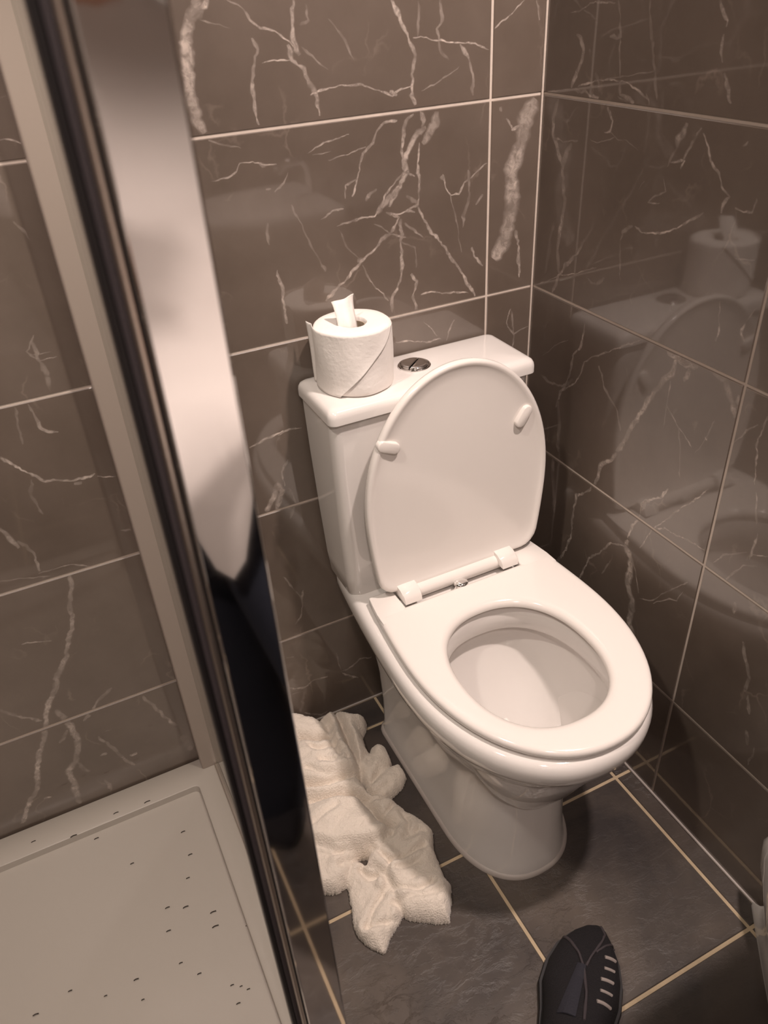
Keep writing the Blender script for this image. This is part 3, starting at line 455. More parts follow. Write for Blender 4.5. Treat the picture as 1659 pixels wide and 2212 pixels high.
# hinge bar, knuckles, fixing cap
bm = bmesh.new(); tube(bm, [(-.352, -.1800, .4300), (-.165, -.1800, .4300)], .0130, 24); child(smooth(obj('hinge_bar', bm, m_plas), 50), TO)
for x in (-.358, -.162):
    bm = bmesh.new(); rings_ = []
    prof = [(-.2065, .4295), (-.2050, .4365), (-.2010, .4425), (-.1950, .4470), (-.1880, .4495), (-.1760, .4505), (-.1690, .4520), (-.1600, .4520), (-.1600, .4380), (-.1640, .4295)]
    for dx in (-.0170, -.0158, .0158, .0170):
        s = .9 if abs(dx) > .0165 else 1
        cy = sum(q[0] for q in prof)/len(prof); cz = sum(q[1] for q in prof)/len(prof)
        rings_.append([(x+dx, cy+(q[0]-cy)*(s if s < 1 else 1), cz+(q[1]-cz)*s) for q in prof])
    loft(bm, rings_); recalc(bm); child(smooth(obj('hinge_knuckle', bm, m_plas), 40), TO)
bm = bmesh.new(); rings_ = [[(-.262+r*math.cos(a), -.2010+r*.9*math.sin(a), z) for a in [2*math.pi*k/24 for k in range(24)]] for r, z in ((.0135, .411), (.0135, .4290), (.012, .4320), (.007, .4335), (.002, .4340))]
loft(bm, rings_); recalc(bm); child(smooth(obj('fixing_cap', bm, m_chrome), 50), TO)

# raised lid: outline in its own plane, leaning back on the cistern lid
LZ0, LZ1, LCX = .438, .8315, -.2475
def lid_pt(x, h, d):
    """x across, h up along the lid, d thickness outwards (towards the room)"""
    t = (h-LZ0)/(LZ1-LZ0)
    return Vector((LCX+x-.006*(1-t)*0, -.1655+.0075*t-d, h))
def lid_ring(off, d, z0=LZ0):
    pts = dring(0, .1725-off, -z0-off, -LZ1+off, 0, L=.235-off*.5, p=2.05, rb=.030, taper=.10, nf=60)
    return [lid_pt(v.x, -v.y, d(v) if callable(d) else d) for v in pts]
bm = bmesh.new()
rr = [lid_ring(.004, -.001), lid_ring(.0012, .001), lid_ring(0, .005), lid_ring(.0005, .0105), lid_ring(.003, .0130), lid_ring(.0065, .0133), lid_ring(.010, .0115), lid_ring(.016, .0095), lid_ring(.030, .0082), lid_ring(.06, .0078), lid_ring(.10, .0078), lid_ring(.14, .0078)]
loft(bm, rr); recalc(bm); child(smooth(obj('lid', bm, m_plas), 60), TO)
def pad(x, h, ang):
    bm = bmesh.new(); rings_ = []
    for s, d in ((1.0, .006), (1.0, .0135), (.93, .0150), (.78, .0158)):
        ring = []
        for k in range(24):
            a = 2*math.pi*k/24; cx_ = .0105 if math.cos(a) > 0 else -.0105
            u, v_ = (cx_+.0095*math.cos(a)*s), .0095*math.sin(a)*s
            ring.append(lid_pt(x+u*math.cos(ang)-v_*math.sin(ang), h+u*math.sin(ang)+v_*math.cos(ang), d))
        rings_.append(ring)
    loft(bm, rings_); recalc(bm); child(smooth(obj('lid_buffer', bm, m_plas), 50), TO)
pad(-.3745-LCX, .7225, math.radians(-24)); pad(-.1275-LCX, .7075, math.radians(55))

# cistern body, lid, button
def rrect(x0, x1, y0, y1, z, r, n=6):
    pts = []
    for (cx, cy, a0) in ((x1-r, y1-r, 0), (x0+r, y1-r, 90), (x0+r, y0+r, 180), (x1-r, y0+r, 270)):
        for k in range(n+1):
            a = math.radians(a0+90*k/n); pts.append(Vector((cx+r*math.cos(a), cy+r*math.sin(a), z)))
    return pts
bm = bmesh.new()
rr = []
for z, w_, f, r in ((.402, .154, -.118, .022), (.4035, .160, -.122, .024), (.408, .163, -.124, .024), (.45, .1665, -.127, .022), (.55, .171, -.130, .021), (.66, .1745, -.135, .018), (.7595, .1765, -.137, .016)):
    rr.append(rrect(-.270-w_-.004, -.270+w_, f, -.003, z, r, 8))
loft(bm, rr); recalc(bm); child(smooth(obj('cistern_body', bm, m_cer), 40), TO)
bm = bmesh.new()
cl = [(-.0025, .7625), (0, .7645), (0, .775), (-.001, .7805), (-.0035, .7850), (-.008, .7880), (-.014, .7893), (-.05, .7905)]
loft(bm, [rrect(-.4545-d, -.0845+d, -.1440-d, -.001+d, z, max(.008, .013+d*.2), 8) for d, z in cl]); recalc(bm)
child(smooth(obj('cistern_lid', bm, m_cer), 50), TO)
fb = empty('_tmp', (0, 0, 0)); bpy.data.objects.remove(fb)
bm = bmesh.new(); bx, by = -.270, -.064
rings_ = [[(bx+r*math.cos(a), by+r*math.sin(a), z) for a in [2*math.pi*k/40 for k in range(40)]] for r, z in ((.0270, .789), (.0270, .7925), (.0258, .7938), (.0235, .7935), (.0230, .7915), (.002, .7912))]
loft(bm, rings_); recalc(bm); btn = child(smooth(obj('flush_button', bm, m_chrome), 40), TO)
for sgn in (-1, 1):
    bm = bmesh.new(); P = []
    for k in range(25):
        a = math.pi*k/24
        P.append((.0222*math.cos(a), sgn*(.0010+.0212*math.sin(a))))
    rr = []
    for s, z in ((1, .7915), (1, .7945), (.94, .7960), (.8, .7968), (.4, .7960)):
        rr.append([Vector((bx+(p[0]*s)*.75-(p[1]*s+sgn*.008*(1-s))*.66, by+(p[0]*s)*.66+(p[1]*s+sgn*.008*(1-s))*.75, z)) for p in P])
    loft(bm, rr); recalc(bm); b_ = smooth(obj('push_half', bm, m_chrome), 40); b_.parent = btn

# ------------------------------------------------------------------ toilet roll on the cistern
RX, RY, RZ, RR, RH = -.3745, -.0665, .7906, .0600, .098
ro = empty('toilet_roll', (RX, RY, RZ), 'white toilet roll standing on end on the cistern lid', 'toilet roll')
def rwob(a, z): return .0006*math.sin(3*a+z*60)+.0005*math.sin(7*a+1+z*35)
bm = bmesh.new(); n = 72; rr = []
def rc(r, z, wob=1): return [Vector((RX+(r+wob*rwob(2*math.pi*k/n, z))*math.cos(2*math.pi*k/n), RY+(r+wob*rwob(2*math.pi*k/n, z))*math.sin(2*math.pi*k/n), RZ+z)) for k in range(n)]
for r, z in ((.021, .001), (RR-.004, .0002), (RR-.001, .002)): rr.append(rc(r, z))
for k in range(9): rr.append(rc(RR, .006+(RH-.012)*k/8))
for r, z in ((RR-.0012, RH-.003), (RR-.004, RH-.0008), (.045, RH+.0005), (.030, RH), (.023, RH-.001), (.0210, RH-.004)): rr.append(rc(r, z, .6))
rr.append(rc(.0208, .05, 0)); 
vr = loft(bm, rr, True, False, False)
for i in range(n):
    j = (i+1) % n; bm.faces.new((vr[-1][i], vr[-1][j], vr[0][j], vr[0][i]))
recalc(bm); child(smooth(obj('paper_roll', bm, m_paper), 45), ro)
bm = bmesh.new(); n = 40
loft(bm, [[Vector((RX+r*math.cos(2*math.pi*k/n), RY+r*math.sin(2*math.pi*k/n), RZ+z)) for k in range(n)] for r, z in ((.0200, .002), (.0200, RH-.006), (.0190, RH-.006), (.0190, .002))], True, False, False)
recalc(bm); child(smooth(obj('card_tube', bm, m_card), 50), ro)
# loose outer sheet: its free edge runs diagonally across the front
A0, A1 = math.radians(148), math.radians(318)
V, F = [], []; nu, nz = 60, 24
for i in range(nz+1):
    z = .001+(RH+.0005)*i/nz; t = i/nz
    a_end = math.radians(222+98*t)                           # diagonal free edge
    for j in range(nu+1):
        a = A0+(a_end-A0)*j/nu; s = j/nu
        r = RR+.0013+rwob(a, z-.001)+.0016*max(0, (s-.85)/.15)**2
        if s < .06: r += (.06-s)*.16*(.5+.5*t)
        V.append((RX+r*math.cos(a), RY+r*math.sin(a), RZ+z))
for i in range(nz):
    for j in range(nu): q = i*(nu+1)+j; F.append((q, q+1, q+nu+2, q+nu+1))
me = bpy.data.meshes.new('loose_sheet'); me.from_pydata(V, [], F); me.update()
o = child(obj('loose_sheet', me, m_paper), ro); sm = o.modifiers.new('s', 'SOLIDIFY'); sm.thickness = .0007
for p in me.polygons: p.use_smooth = True
# tail of tissue pulled up out of the core
V, F = [], []; nu, nz = 8, 22
for i in range(nz+1):
    t = i/nz; z = RH-.028+.068*t
    if z > RH+.030: zz = RH+.030+(z-RH-.030)*.4
    else: zz = z
    for j in range(nu+1):
        s = j/nu-.5
        x = -.010+s*(.030+.006*t)+.003*t; y = -.004-.004*math.cos(s*6)+.010*t*t-.006*math.sin(t*5+s*2)
        V.append((RX+x, RY+y, RZ+zz+.006*s))
for i in range(nz):
    for j in range(nu): q = i*(nu+1)+j; F.append((q, q+1, q+nu+2, q+nu+1))
me = bpy.data.meshes.new('tissue_tail'); me.from_pydata(V, [], F); me.update()
o = child(obj('tissue_tail', me, m_paper), ro); sm = o.modifiers.new('s', 'SOLIDIFY'); sm.thickness = .0011
for p in me.polygons: p.use_smooth = True

# ------------------------------------------------------------------ crumpled towel on the floor
LO = [[0.075,-575,-7,-564,5,-529,-7,-511,-31,-495,-62,-501,-99,-539,-89,-596,-64],[0.1,-511,-40,-469,-36,-473,-74,-477,-114,-476,-148,-480,-185,-491,-202,-514,-205,-532,-188,-520,-124,-503,-75,-507,-55],[0.07,-466,-24,-440,-50,-418,-66,-427,-81,-440,-96,-444,-132,-453,-165,-467,-181,-481,-185,-475,-128,-469,-63],[0.085,-600,-58,-540,-86,-505,-101,-501,-152,-490,-198,-514,-203,-558,-198,-597,-181,-633,-167],[0.045,-481,-183,-435,-139,-418,-140,-410,-157,-415,-183,-433,-209,-455,-216,-477,-227,-482,-213],[0.04,-485,-217,-472,-217,-448,-207,-419,-195,-404,-197,-394,-204,-397,-219,-405,-230,-419,-245,-438,-250,-459,-256,-481,-242],[0.07,-626,-162,-596,-176,-551,-193,-494,-199,-490,-230,-488,-253,-526,-243,-600,-218,-638,-194],[0.09,-634,-201,-599,-215,-553,-222,-508,-244,-500,-279,-496,-308,-483,-336,-493,-350,-507,-354,-530,-350,-566,-334,-598,-328,-621,-308,-656,-276],[0.055,-505,-236,-470,-253,-456,-268,-445,-296,-432,-313,-419,-334,-415,-357,-432,-391,-436,-420,-444,-450,-437,-466,-449,-483,-462,-499,-468,-510,-493,-502,-525,-479,-535,-444,-531,-401,-557,-372,-529,-339,-480,-329,-492,-298],[0.035,-649,-265,-617,-286,-587,-311,-551,-321,-565,-346,-595,-374,-616,-377,-638,-370,-677,-345],[0.03,-594,-372,-575,-348,-558,-348,-551,-371,-529,-397,-531,-435,-533,-466,-559,-486,-589,-507,-606,-488,-616,-464,-608,-427]]
st = .0022
gx = np.arange(-.69, -.385, st); gy = np.arange(-.53, -.008, st); GX, GY = np.meshgrid(gx, gy)
rs = np.random.RandomState(3)
def vnoise(x, y, s, seed):
    r = np.random.RandomState(seed); T = r.rand(64, 64); x = x*s+100; y = y*s+100
    xi = np.floor(x).astype(int); yi = np.floor(y).astype(int); fx_ = x-xi; fy_ = y-yi
    fx_ = fx_*fx_*(3-2*fx_); fy_ = fy_*fy_*(3-2*fy_)
    g = lambda a, b: T[a % 64, b % 64]
    return (g(xi, yi)*(1-fx_)+g(xi+1, yi)*fx_)*(1-fy_)+(g(xi, yi+1)*(1-fx_)+g(xi+1, yi+1)*fx_)*fy_
wx = GX+(vnoise(GX, GY, 45, 1)-.5)*.006; wy = GY+(vnoise(GX, GY, 45, 2)-.5)*.006
Hh = np.zeros_like(GX)
dirs = [.15, 1.2, 1.3, .1, .9, .5, .2, .45, .75, 1.3, 1.0]
SD = []; ZK = [.070, .088, .062, .072, .040, .036, .060, .062, .042, .034, .022]
for li, lo in enumerate(LO):
    P = np.array(lo[1:], float).reshape(-1, 2)*.001; dmin = np.full(GX.shape, 9.0); ins = np.zeros(GX.shape, bool); m = len(P)
    for k in range(m):
        a, b = P[k], P[(k+1) % m]; d = b-a; t = np.clip(((wx-a[0])*d[0]+(wy-a[1])*d[1])/(d@d+1e-12), 0, 1)
        dmin = np.minimum(dmin, np.hypot(wx-a[0]-t*d[0], wy-a[1]-t*d[1]))
        c = ((a[1] > wy) != (b[1] > wy)) & (wx < (b[0]-a[0])*(wy-a[1])/(b[1]-a[1]+1e-12)+a[0]); ins ^= c
    SD.append(np.where(ins, dmin, -dmin))
DU = np.minimum(np.max(SD, axis=0)+.0035, -.3995-GX)
# the pile's own height falls off from the back to the front
for li, lo in enumerate(LO):
    z = lo[0]; sd = SD[li]
    e = np.clip((sd+.002)/(.010+z*.22), 0, 1); prof = (1-(1-e)**2.2)**.8
    an = dirs[li]; u = GX*math.cos(an)+GY*math.sin(an); v_ = -GX*math.sin(an)+GY*math.cos(an)
    ph = vnoise(GX, GY, 9, 20+li)*2.0
    ax_ = u+.02*vnoise(GX, GY, 12, 30+li); ay_ = v_+.03*vnoise(GX, GY, 10, 50+li)
    r1 = np.abs(2*vnoise(ax_*.40, ay_, 40, 80+li)-1); r2 = np.abs(2*vnoise(ax_*.5, ay_, 85, 90+li)-1)
    big = np.clip(sd/.05, 0, 1)
    hgt = ZK[li]*(.58+.22*prof+.10*np.sqrt(big)+.16*vnoise(GX, GY, 12, 40+li))+prof*(.009*np.minimum(r1, .5)-.003+.0035*np.minimum(r2, .45))
    Hh = np.where(sd > -.002, np.maximum(Hh, hgt), Hh)
CR = [[1,-564,-79,-504,-103],[1,-553,-110,-541,-126,-501,-131],[1.3,-592,-185,-554,-204,-515,-206,-491,-200],[1.3,-598,-211,-549,-228,-495,-256,-465,-270],[1.2,-621,-301,-593,-329,-566,-333,-516,-350,-490,-345],[1,-491,-76,-507,-126,-510,-165],[1,-566,-371,-558,-391,-531,-399],[1,-534,-410,-529,-433,-498,-455,-471,-458],[0.8,-598,-464,-570,-472,-539,-479],[0.8,-597,-462,-540,-421],[0.9,-514,-387,-479,-392,-447,-387],[0.7,-514,-405,-474,-411],[0.8,-450,-308,-453,-341,-463,-356],[0.9,-499,-155,-501,-181],[0.6,-473,-223,-444,-201],[0.6,-490,-251,-443,-239],[0.5,-611,-270,-555,-255],[0.7,-538,-451,-492,-470,-461,-475],[1,-471,-70,-477,-134,-483,-191],[0.8,-493,-303,-457,-291],[1,-533,-348,-516,-385,-526,-405],[0.9,-596,-349,-566,-346,-536,-356],[0.6,-473,-364,-433,-362],[0.7,-548,-152,-513,-179,-487,-177],[0.8,-581,-157,-548,-183,-521,-190],[0.6,-495,-281,-496,-308,-515,-318]]      # fold creases: depth, then x y in millimetres
for c_ in CR:
    P = np.array(c_[1:], float).reshape(-1, 2)*.001; dm = np.full(GX.shape, 9.0)
    for a, b in zip(P, P[1:]):
        d = b-a; t = np.clip(((wx-a[0])*d[0]+(wy-a[1])*d[1])/(d@d+1e-12), 0, 1); dm = np.minimum(dm, np.hypot(wx-a[0]-t*d[0], wy-a[1]-t*d[1]))
    Hh = Hh-c_[0]*.010*np.exp(-(dm/.0042)**2)+c_[0]*.0045*np.exp(-((dm-.012)/.008)**2)
Hh = np.maximum(Hh, np.where(DU > 0, .010, 0))
eu = np.clip(DU/(.008+Hh*.42), 0, 1)
gap = (DU > 0) & (Hh < .012); Hh = np.where(gap, .014, Hh)
for _ in range(2):
    K = Hh.copy(); K[1:-1, 1:-1] = (Hh[1:-1, 1:-1]*4+Hh[:-2, 1:-1]+Hh[2:, 1:-1]+Hh[1:-1, :-2]+Hh[1:-1, 2:])/8; Hh = K
Hh = np.where(DU > 0, Hh*(1-(1-eu)**2.6)**.5, 0)
# rounded overall, slight blur
for _ in range(1):
    K = Hh.copy(); K[1:-1, 1:-1] = (Hh[1:-1, 1:-1]*4+Hh[:-2, 1:-1]+Hh[2:, 1:-1]+Hh[1:-1, :-2]+Hh[1:-1, 2:])/8; Hh = np.where(Hh > .001, K, 0)
Hh += np.where(Hh > .002, (vnoise(GX, GY, 330, 9)-.5)*.0018, 0)
ny, nx = GX.shape; mask = Hh > .0035
idx = -np.ones(GX.shape, int); V = []; F = []
cell = mask[:-1, :-1] & mask[1:, :-1] & mask[:-1, 1:] & mask[1:, 1:]
used = np.zeros_like(mask); used[:-1, :-1] |= cell; used[1:, :-1] |= cell; used[:-1, 1:] |= cell; used[1:, 1:] |= cell
jj, ii = np.nonzero(used); idx[jj, ii] = np.arange(len(jj))
jx = rs.uniform(-.0006, .0006, (len(jj), 2))
V = [(GX[a, b]+jx[k, 0], GY[a, b]+jx[k, 1], Hh[a, b]) for k, (a, b) in enumerate(zip(jj, ii))]
cj, ci = np.nonzero(cell)
F = [(idx[a, b], idx[a, b+1], idx[a+1, b+1], idx[a+1, b]) for a, b in zip(cj, ci)]
F = [tuple(int(q) for q in f) for f in F]
bm = bmesh.new(); me = bpy.data.meshes.new('crumpled_towel'); me.from_pydata(V, [], F); bm.from_mesh(me)
be = [e for e in bm.edges if e.is_boundary]
ret = bmesh.ops.extrude_edge_only(bm, edges=be)
for v in [g for g in ret['geom'] if isinstance(g, bmesh.types.BMVert)]: v.co.z = .0008
bm.to_mesh(me); bm.free()
for p in me.polygons: p.use_smooth = True
obj('crumpled_towel', me, m_terry, label='crumpled white terry towel on the dark floor left of the toilet', cat='towel')

# ------------------------------------------------------------------ shower tray
ty1 = -.004; TX = -.722
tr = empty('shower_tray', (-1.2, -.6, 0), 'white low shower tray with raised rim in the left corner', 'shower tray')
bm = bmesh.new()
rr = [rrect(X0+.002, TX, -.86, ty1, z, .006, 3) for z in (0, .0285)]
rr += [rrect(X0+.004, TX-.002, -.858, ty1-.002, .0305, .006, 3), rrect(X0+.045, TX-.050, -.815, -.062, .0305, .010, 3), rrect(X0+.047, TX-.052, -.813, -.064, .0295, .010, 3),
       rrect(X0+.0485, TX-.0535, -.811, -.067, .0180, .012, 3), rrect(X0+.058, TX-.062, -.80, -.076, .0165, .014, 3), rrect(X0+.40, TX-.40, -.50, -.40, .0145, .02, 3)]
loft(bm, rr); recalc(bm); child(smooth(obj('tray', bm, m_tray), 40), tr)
bm = bmesh.new(); loft(bm, [[(-1.30+r*math.cos(a), -.45+r*math.sin(a), z) for a in [2*math.pi*k/32 for k in range(32)]] for r, z in ((.055, .0150), (.055, .0185), (.050, .0200), (.01, .0205))]); recalc(bm)
child(smooth(obj('waste_cover', bm, m_chrome), 40), tr)
# short dark hairs lying on the tray
HP = [(-0.9314, -0.0525, 0.0094, 0.05, 1), (-0.8728, -0.0565, 0.0114, 0.05, 1), (-1.0113, -0.0644, 0.0115, 0.05, 1), (-1.0801, -0.0406, 0.008, 0.05, 1), (-0.9755, -0.0795, 0.0083, 0.04, 0), (-0.8272, -0.1431, 0.0078, 0.02, 0), (-0.827, -0.1951, 0.0076, 0.01, 0), (-0.9256, -0.1624, 0.0065, 0.02, 0), (-0.8421, -0.2377, 0.0065, 0.0, 0), (-0.8874, -0.2742, 0.0078, -0.01, 0), (-0.8589, -0.2879, 0.0094, -0.01, 0), (-0.8191, -0.3188, 0.0103, -0.02, 0), (-0.8225, -0.3444, 0.0109, -0.02, 0), (-0.7726, -0.3681, 0.0086, -0.03, 0), (-0.895, -0.3148, 0.0076, -0.02, 0), (-0.8893, -0.3759, 0.0059, -0.03, 0), (-0.8668, -0.4062, 0.0066, -0.04, 0), (-0.9596, -0.3677, 0.0079, -0.03, 0), (-1.0575, -0.3359, 0.0062, -0.02, 0), (-0.8248, -0.4473, 0.0058, -0.05, 0), (-0.8037, -0.465, 0.0051, -0.05, 0), (-1.008, -0.3698, 0.0049, -0.03, 0), (-0.9563, -0.4029, 0.0049, -0.04, 0), (-0.8241, -0.4777, 0.0065, -0.06, 0), (-1.1106, -0.3469, 0.0087, -0.03, 0), (-0.8127, -0.4555, 0.0044, -0.05, 0)]
bm = bmesh.new()
for x, y, L, a, on in HP:
    z = .0312 if on else .0180
    d = Vector((math.cos(a), math.sin(a), 0))*L/2; c = Vector((x, y, z)); nrm = Vector((-d.y, d.x, 0)).normalized()
    tube(bm, [c-d, c-d*.3+nrm*L*.10, c+d*.3+nrm*L*.08, c+d], .0005+L*.035, 5)
tag(obj('hair_clippings', bm, pr('dark_hair_clipping', (.03, .022, .018), .8)), 'short dark hair clippings scattered over the white shower tray', 'hair', 'stuff')

# ------------------------------------------------------------------ glass shower screen: wall profile, pane, chrome end post
ss = empty('shower_screen', (-.745, -.4, .03), 'glass shower screen with a broad chrome end post beside the tray', 'shower screen')
ZT = 2.02
def extr(name, poly, z0, z1, mat, ang=30, sm=False):
    bm = bmesh.new(); loft(bm, [[(x, y, z0) for x, y in poly], [(x, y, z1) for x, y in poly]]); recalc(bm)
    o = obj(name, bm, mat)
    if sm: smooth(o, ang)
    return child(o, ss)
PY = -.743
def rpoly(x0, x1, y0, y1, r, n=4): return [(v.x, v.y) for v in rrect(x0, x1, y0, y1, 0, r, n)]
extr('wall_profile', rpoly(-.7575, -.7150, -.034, -.0010, .004), .031, ZT, m_prof)
extr('glass_pane', [(-.7290, PY+.016), (-.7230, PY+.016), (-.7230, -.036), (-.7290, -.036)], .036, ZT-.004, m_glass, sm=False)
extr('end_post', rpoly(-.7618, -.7235, PY, PY+.030, .0016), .031, ZT, m_chrome)
extr('post_groove', [(-.7632, PY+.006), (-.7618, PY+.006), (-.7618, PY+.028), (-.7632, PY+.028)], .031, ZT, m_rub, sm=False)
extr('post_step', rpoly(-.7672, -.7632, PY+.004, PY+.028, .0015), .031, ZT, m_satin)
extr('seal_carrier', rpoly(-.7712, -.7672, PY+.010, PY+.028, .0008), .031, ZT, m_piping)
extr('door_seal', rpoly(-.7758, -.7712, PY+.012, PY+.026, .0012), .031, ZT, m_rub)
bm = bmesh.new(); box(bm, -.7335, -.7235, PY+.03, -.036, .0308, .0350, .001); child(obj('bottom_rail', bm, m_satin), ss)
bm = bmesh.new(); box(bm, -.7400, -.7200, PY+.03, -.036, ZT-.004, ZT+.014, .002); child(obj('top_rail', bm, m_satin), ss)

# ------------------------------------------------------------------ basin on a pedestal by the right wall
ba = empty('pedestal_basin', (-.12, -.93, 0), 'white pedestal washbasin against the right wall, only its foot showing', 'washbasin')
bm = bmesh.new(); rr = []
for z, b_, a_, p_ in ((0, .207, .160, 1.02), (.012, .207, .160, 1.02), (.020, .194, .146, 1.2), (.040, .182, .128, 1.4), (.065, .186, .120, 1.5), (.100, .205, .120, 1.4), (.130, .222, .120, 1.3), (.165, .226, .120, 1.3), (.20, .215, .12, 1.4), (.25, .18, .12, 1.6), (.34, .14, .115, 1.9), (.45, .115, .11, 2), (.68, .125, .12, 2)):
    ring = []
    for q in range(41):
        t_ = math.pi*q/40; c_, s_ = math.cos(t_), math.sin(t_); ex = 2/p_
        ring.append(Vector((-.0075-a_*abs(s_)**ex, -.930+b_*math.copysign(abs(c_)**ex, c_), z)))
    rr.append(ring)
loft(bm, rr); recalc(bm); child(smooth(obj('pedestal', bm, m_cer), 50), ba)
bm = bmesh.new(); rr = []
def bring(w_, xf, z, xb=0): return [Vector((v.y-.004+xb, -.985+v.x, z)) for v in dring(0, w_, 0, xf, 0, L=.16, p=2.4, rb=.02)]
for w_, xf, z in ((.10, -.12, .67), (.15, -.22, .70), (.185, -.31, .76), (.195, -.335, .80), (.195, -.335, .825), (.190, -.330, .832)): rr.append(bring(w_, xf, z))
for w_, xf, z, xb in ((.160, -.245, .830, -.055), (.150, -.235, .815, -.06), (.13, -.20, .75, -.07), (.06, -.10, .715, -.11)): rr.append(bring(w_, xf, z, xb))
loft(bm, rr); recalc(bm); child(smooth(obj('basin', bm, m_cer), 50), ba)
bm = bmesh.new(); tube(bm, [(-.03, -.985, .830), (-.03, -.985, .90), (-.045, -.985, .925), (-.10, -.985, .92), (-.12, -.985, .90)], .012, 14)
child(smooth(obj('tap', bm, m_chrome), 50), ba)

# ------------------------------------------------------------------ photographer
def skinned(name, verts, edges, radii, mat, parent=None, root=0, sub=2):
    me = bpy.data.meshes.new(name); me.from_pydata(verts, edges, []); me.update()
    o = bpy.data.objects.new(name, me); COL.objects.link(o)
    md = o.modifiers.new('skin', 'SKIN'); md.use_smooth_shade = True
    sv = me.skin_vertices[0].data
    for i, r in enumerate(radii):
        sv[i].radius = r if isinstance(r, tuple) else (r, r)
        sv[i].use_root = (i == root)
    sb = o.modifiers.new('sub', 'SUBSURF'); sb.levels = sub; sb.render_levels = sub
    me.materials.append(mat)
    # freeze to a plain mesh
    dg = bpy.context.evaluated_depsgraph_get(); m2 = bpy.data.meshes.new_from_object(o.evaluated_get(dg))
    bpy.data.objects.remove(o); 
    o = bpy.data.objects.new(name, m2); COL.objects.link(o)
    for p in m2.polygons: p.use_smooth = True
    if not m2.materials: m2.materials.append(mat)
    if parent: child(o, parent)
    return o
class Sk:
    def __init__(s): s.v = []; s.e = []; s.r = []
    def add(s, p, r, frm=None):
        s.v.append(tuple(p)); s.r.append(r); i = len(s.v)-1
        if frm is not None: s.e.append((frm, i))
        return i
PE = empty('person', (-.655, -1.35, 0), 'person in a long white shirt and navy trousers holding a phone, behind the camera', 'person')
hip = Vector((-.655, -1.36, .81)); neck = Vector((-.655, -1.42, 1.31))
k = Sk()
p0 = k.add(hip, (.11, .08)); sp1 = k.add((-.655, -1.385, .97), (.11, .080), p0); ch = k.add((-.655, -1.41, 1.15), (.135, .10), sp1); nk = k.add(neck+Vector((0, 0, -.02)), .055, ch)
hd = k.add((-.657, -1.400, 1.385), (.070, .080), nk); h2 = k.add((-.66, -1.388, 1.46), (.092, .112), hd); h3 = k.add((-.66, -1.398, 1.55), (.082, .100), h2)
def arm(side, sh, el, wr, tips, palm):
    a = k.add(sh, .056, ch); b = k.add(el, .043, a); c = k.add(wr, .028, b); d = k.add(palm, (.036, .018), c)
    return d
lh = arm(-1, (-.81, -1.40, 1.21), (-.90, -1.34, 1.00), (-.835, -1.20, 1.17), None, (-.825, -1.165, 1.225))
rh = arm(1, (-.50, -1.40, 1.21), (-.40, -1.34, .97), (-.50, -1.17, .98), None, (-.55, -1.13, 1.00))
def leg(hp, kn, an, toe):
    a = k.add(hp, .066, p0); b = k.add(kn, .046, a); c = k.add(an, .034, b); k.add(toe, (.026, .018), c)
leg((-.715, -1.35, .76), (-.67, -1.31, .44), (-.655, -1.375, .08), (-.655, -1.33, .045))
leg((-.575, -1.34, .76), (-.56, -1.09, .47), (-.470, -.835, .095), (-.425, -.785, .050))
body = skinned('body', k.v, k.e, k.r, m_skin, PE)
# fingers: short separate chains rooted in each palm
def fingers(palm, dirv, side, curl, sc=1.0):
    d = Vector(dirv).normalized(); s = Vector(side).normalized(); c = Vector(curl).normalized()
    f = Sk(); parts = []
    for j, (o_, L) in enumerate(((-.027, .062), (-.009, .074), (.009, .070), (.027, .054))):
        f = Sk(); a = f.add(Vector(palm)+s*o_*.9+d*.005, .0095); b = f.add(Vector(palm)+s*o_+d*(.022+L*.3), .0090, a)
        m_ = f.add(Vector(palm)+s*o_+d*(.022+L*.62)+c*L*.30, .0082, b); f.add(Vector(palm)+s*o_+d*(.022+L*.70)+c*L*.62, .0070, m_)
        parts.append(skinned('finger', f.v, f.e, f.r, m_skin, None, 0, 2))
    f = Sk(); a = f.add(Vector(palm)-s*.022-d*.012, .012); b = f.add(Vector(palm)-s*.048+d*.006+c*.006, .0105, a); f.add(Vector(palm)-s*.058+d*.034+c*.012, .0085, b)
    parts.append(skinned('thumb', f.v, f.e, f.r, m_skin, None, 0, 2))
    for q in parts: child(q, PE)
fingers((-.825, -1.165, 1.225), (.25, .10, 1), (.0, 1, -.1), (.6, .2, .1))
fingers((-.55, -1.13, 1.00), (-.6, .5, .3), (.3, .3, -1), (-.3, .2, -.6))
# shirt: loft torso with a pointed hem, plus sleeves
bm = bmesh.new(); rr = []; n = 120
def sring(cx, cy, rx, ry, z, hem=0, wr=0):
    out = []
    for q in range(n):
        a = 2*math.pi*q/n; c, s = math.cos(a), math.sin(a); e = 2/2.5
        f = 1+wr*math.sin(5*a+z*22)+wr*.7*math.sin(9*a-z*35+1)
        out.append(Vector((cx+rx*f*math.copysign(abs(c)**e, c), cy+ry*f*math.copysign(abs(s)**e, s), z-hem*(max(0, s)**110 if hem > .03 else 0))))
    return out
for z, cx, cy, rx, ry, hem, wr in ((.85, -.668, -1.345, .205, .165, .17, .02), (.87, -.668, -1.35, .205, .162, .09, .02), (.90, -.665, -1.365, .200, .155, .02, .02), (.92, -.66, -1.38, .192, .145, 0, .04), (1.01, -.657, -1.395, .188, .140, 0, .035), (1.11, -.655, -1.41, .198, .138, 0, .03), (1.19, -.655, -1.415, .205, .128, 0, .02), (1.245, -.655, -1.42, .190, .108, 0, .008), (1.28, -.655, -1.425, .130, .085, 0, 0), (1.305, -.655, -1.425, .075, .068, 0, 0), (1.322, -.655, -1.422, .064, .062, 0, 0)):
    rr.append(sring(cx, cy, rx, ry, z, hem, wr))
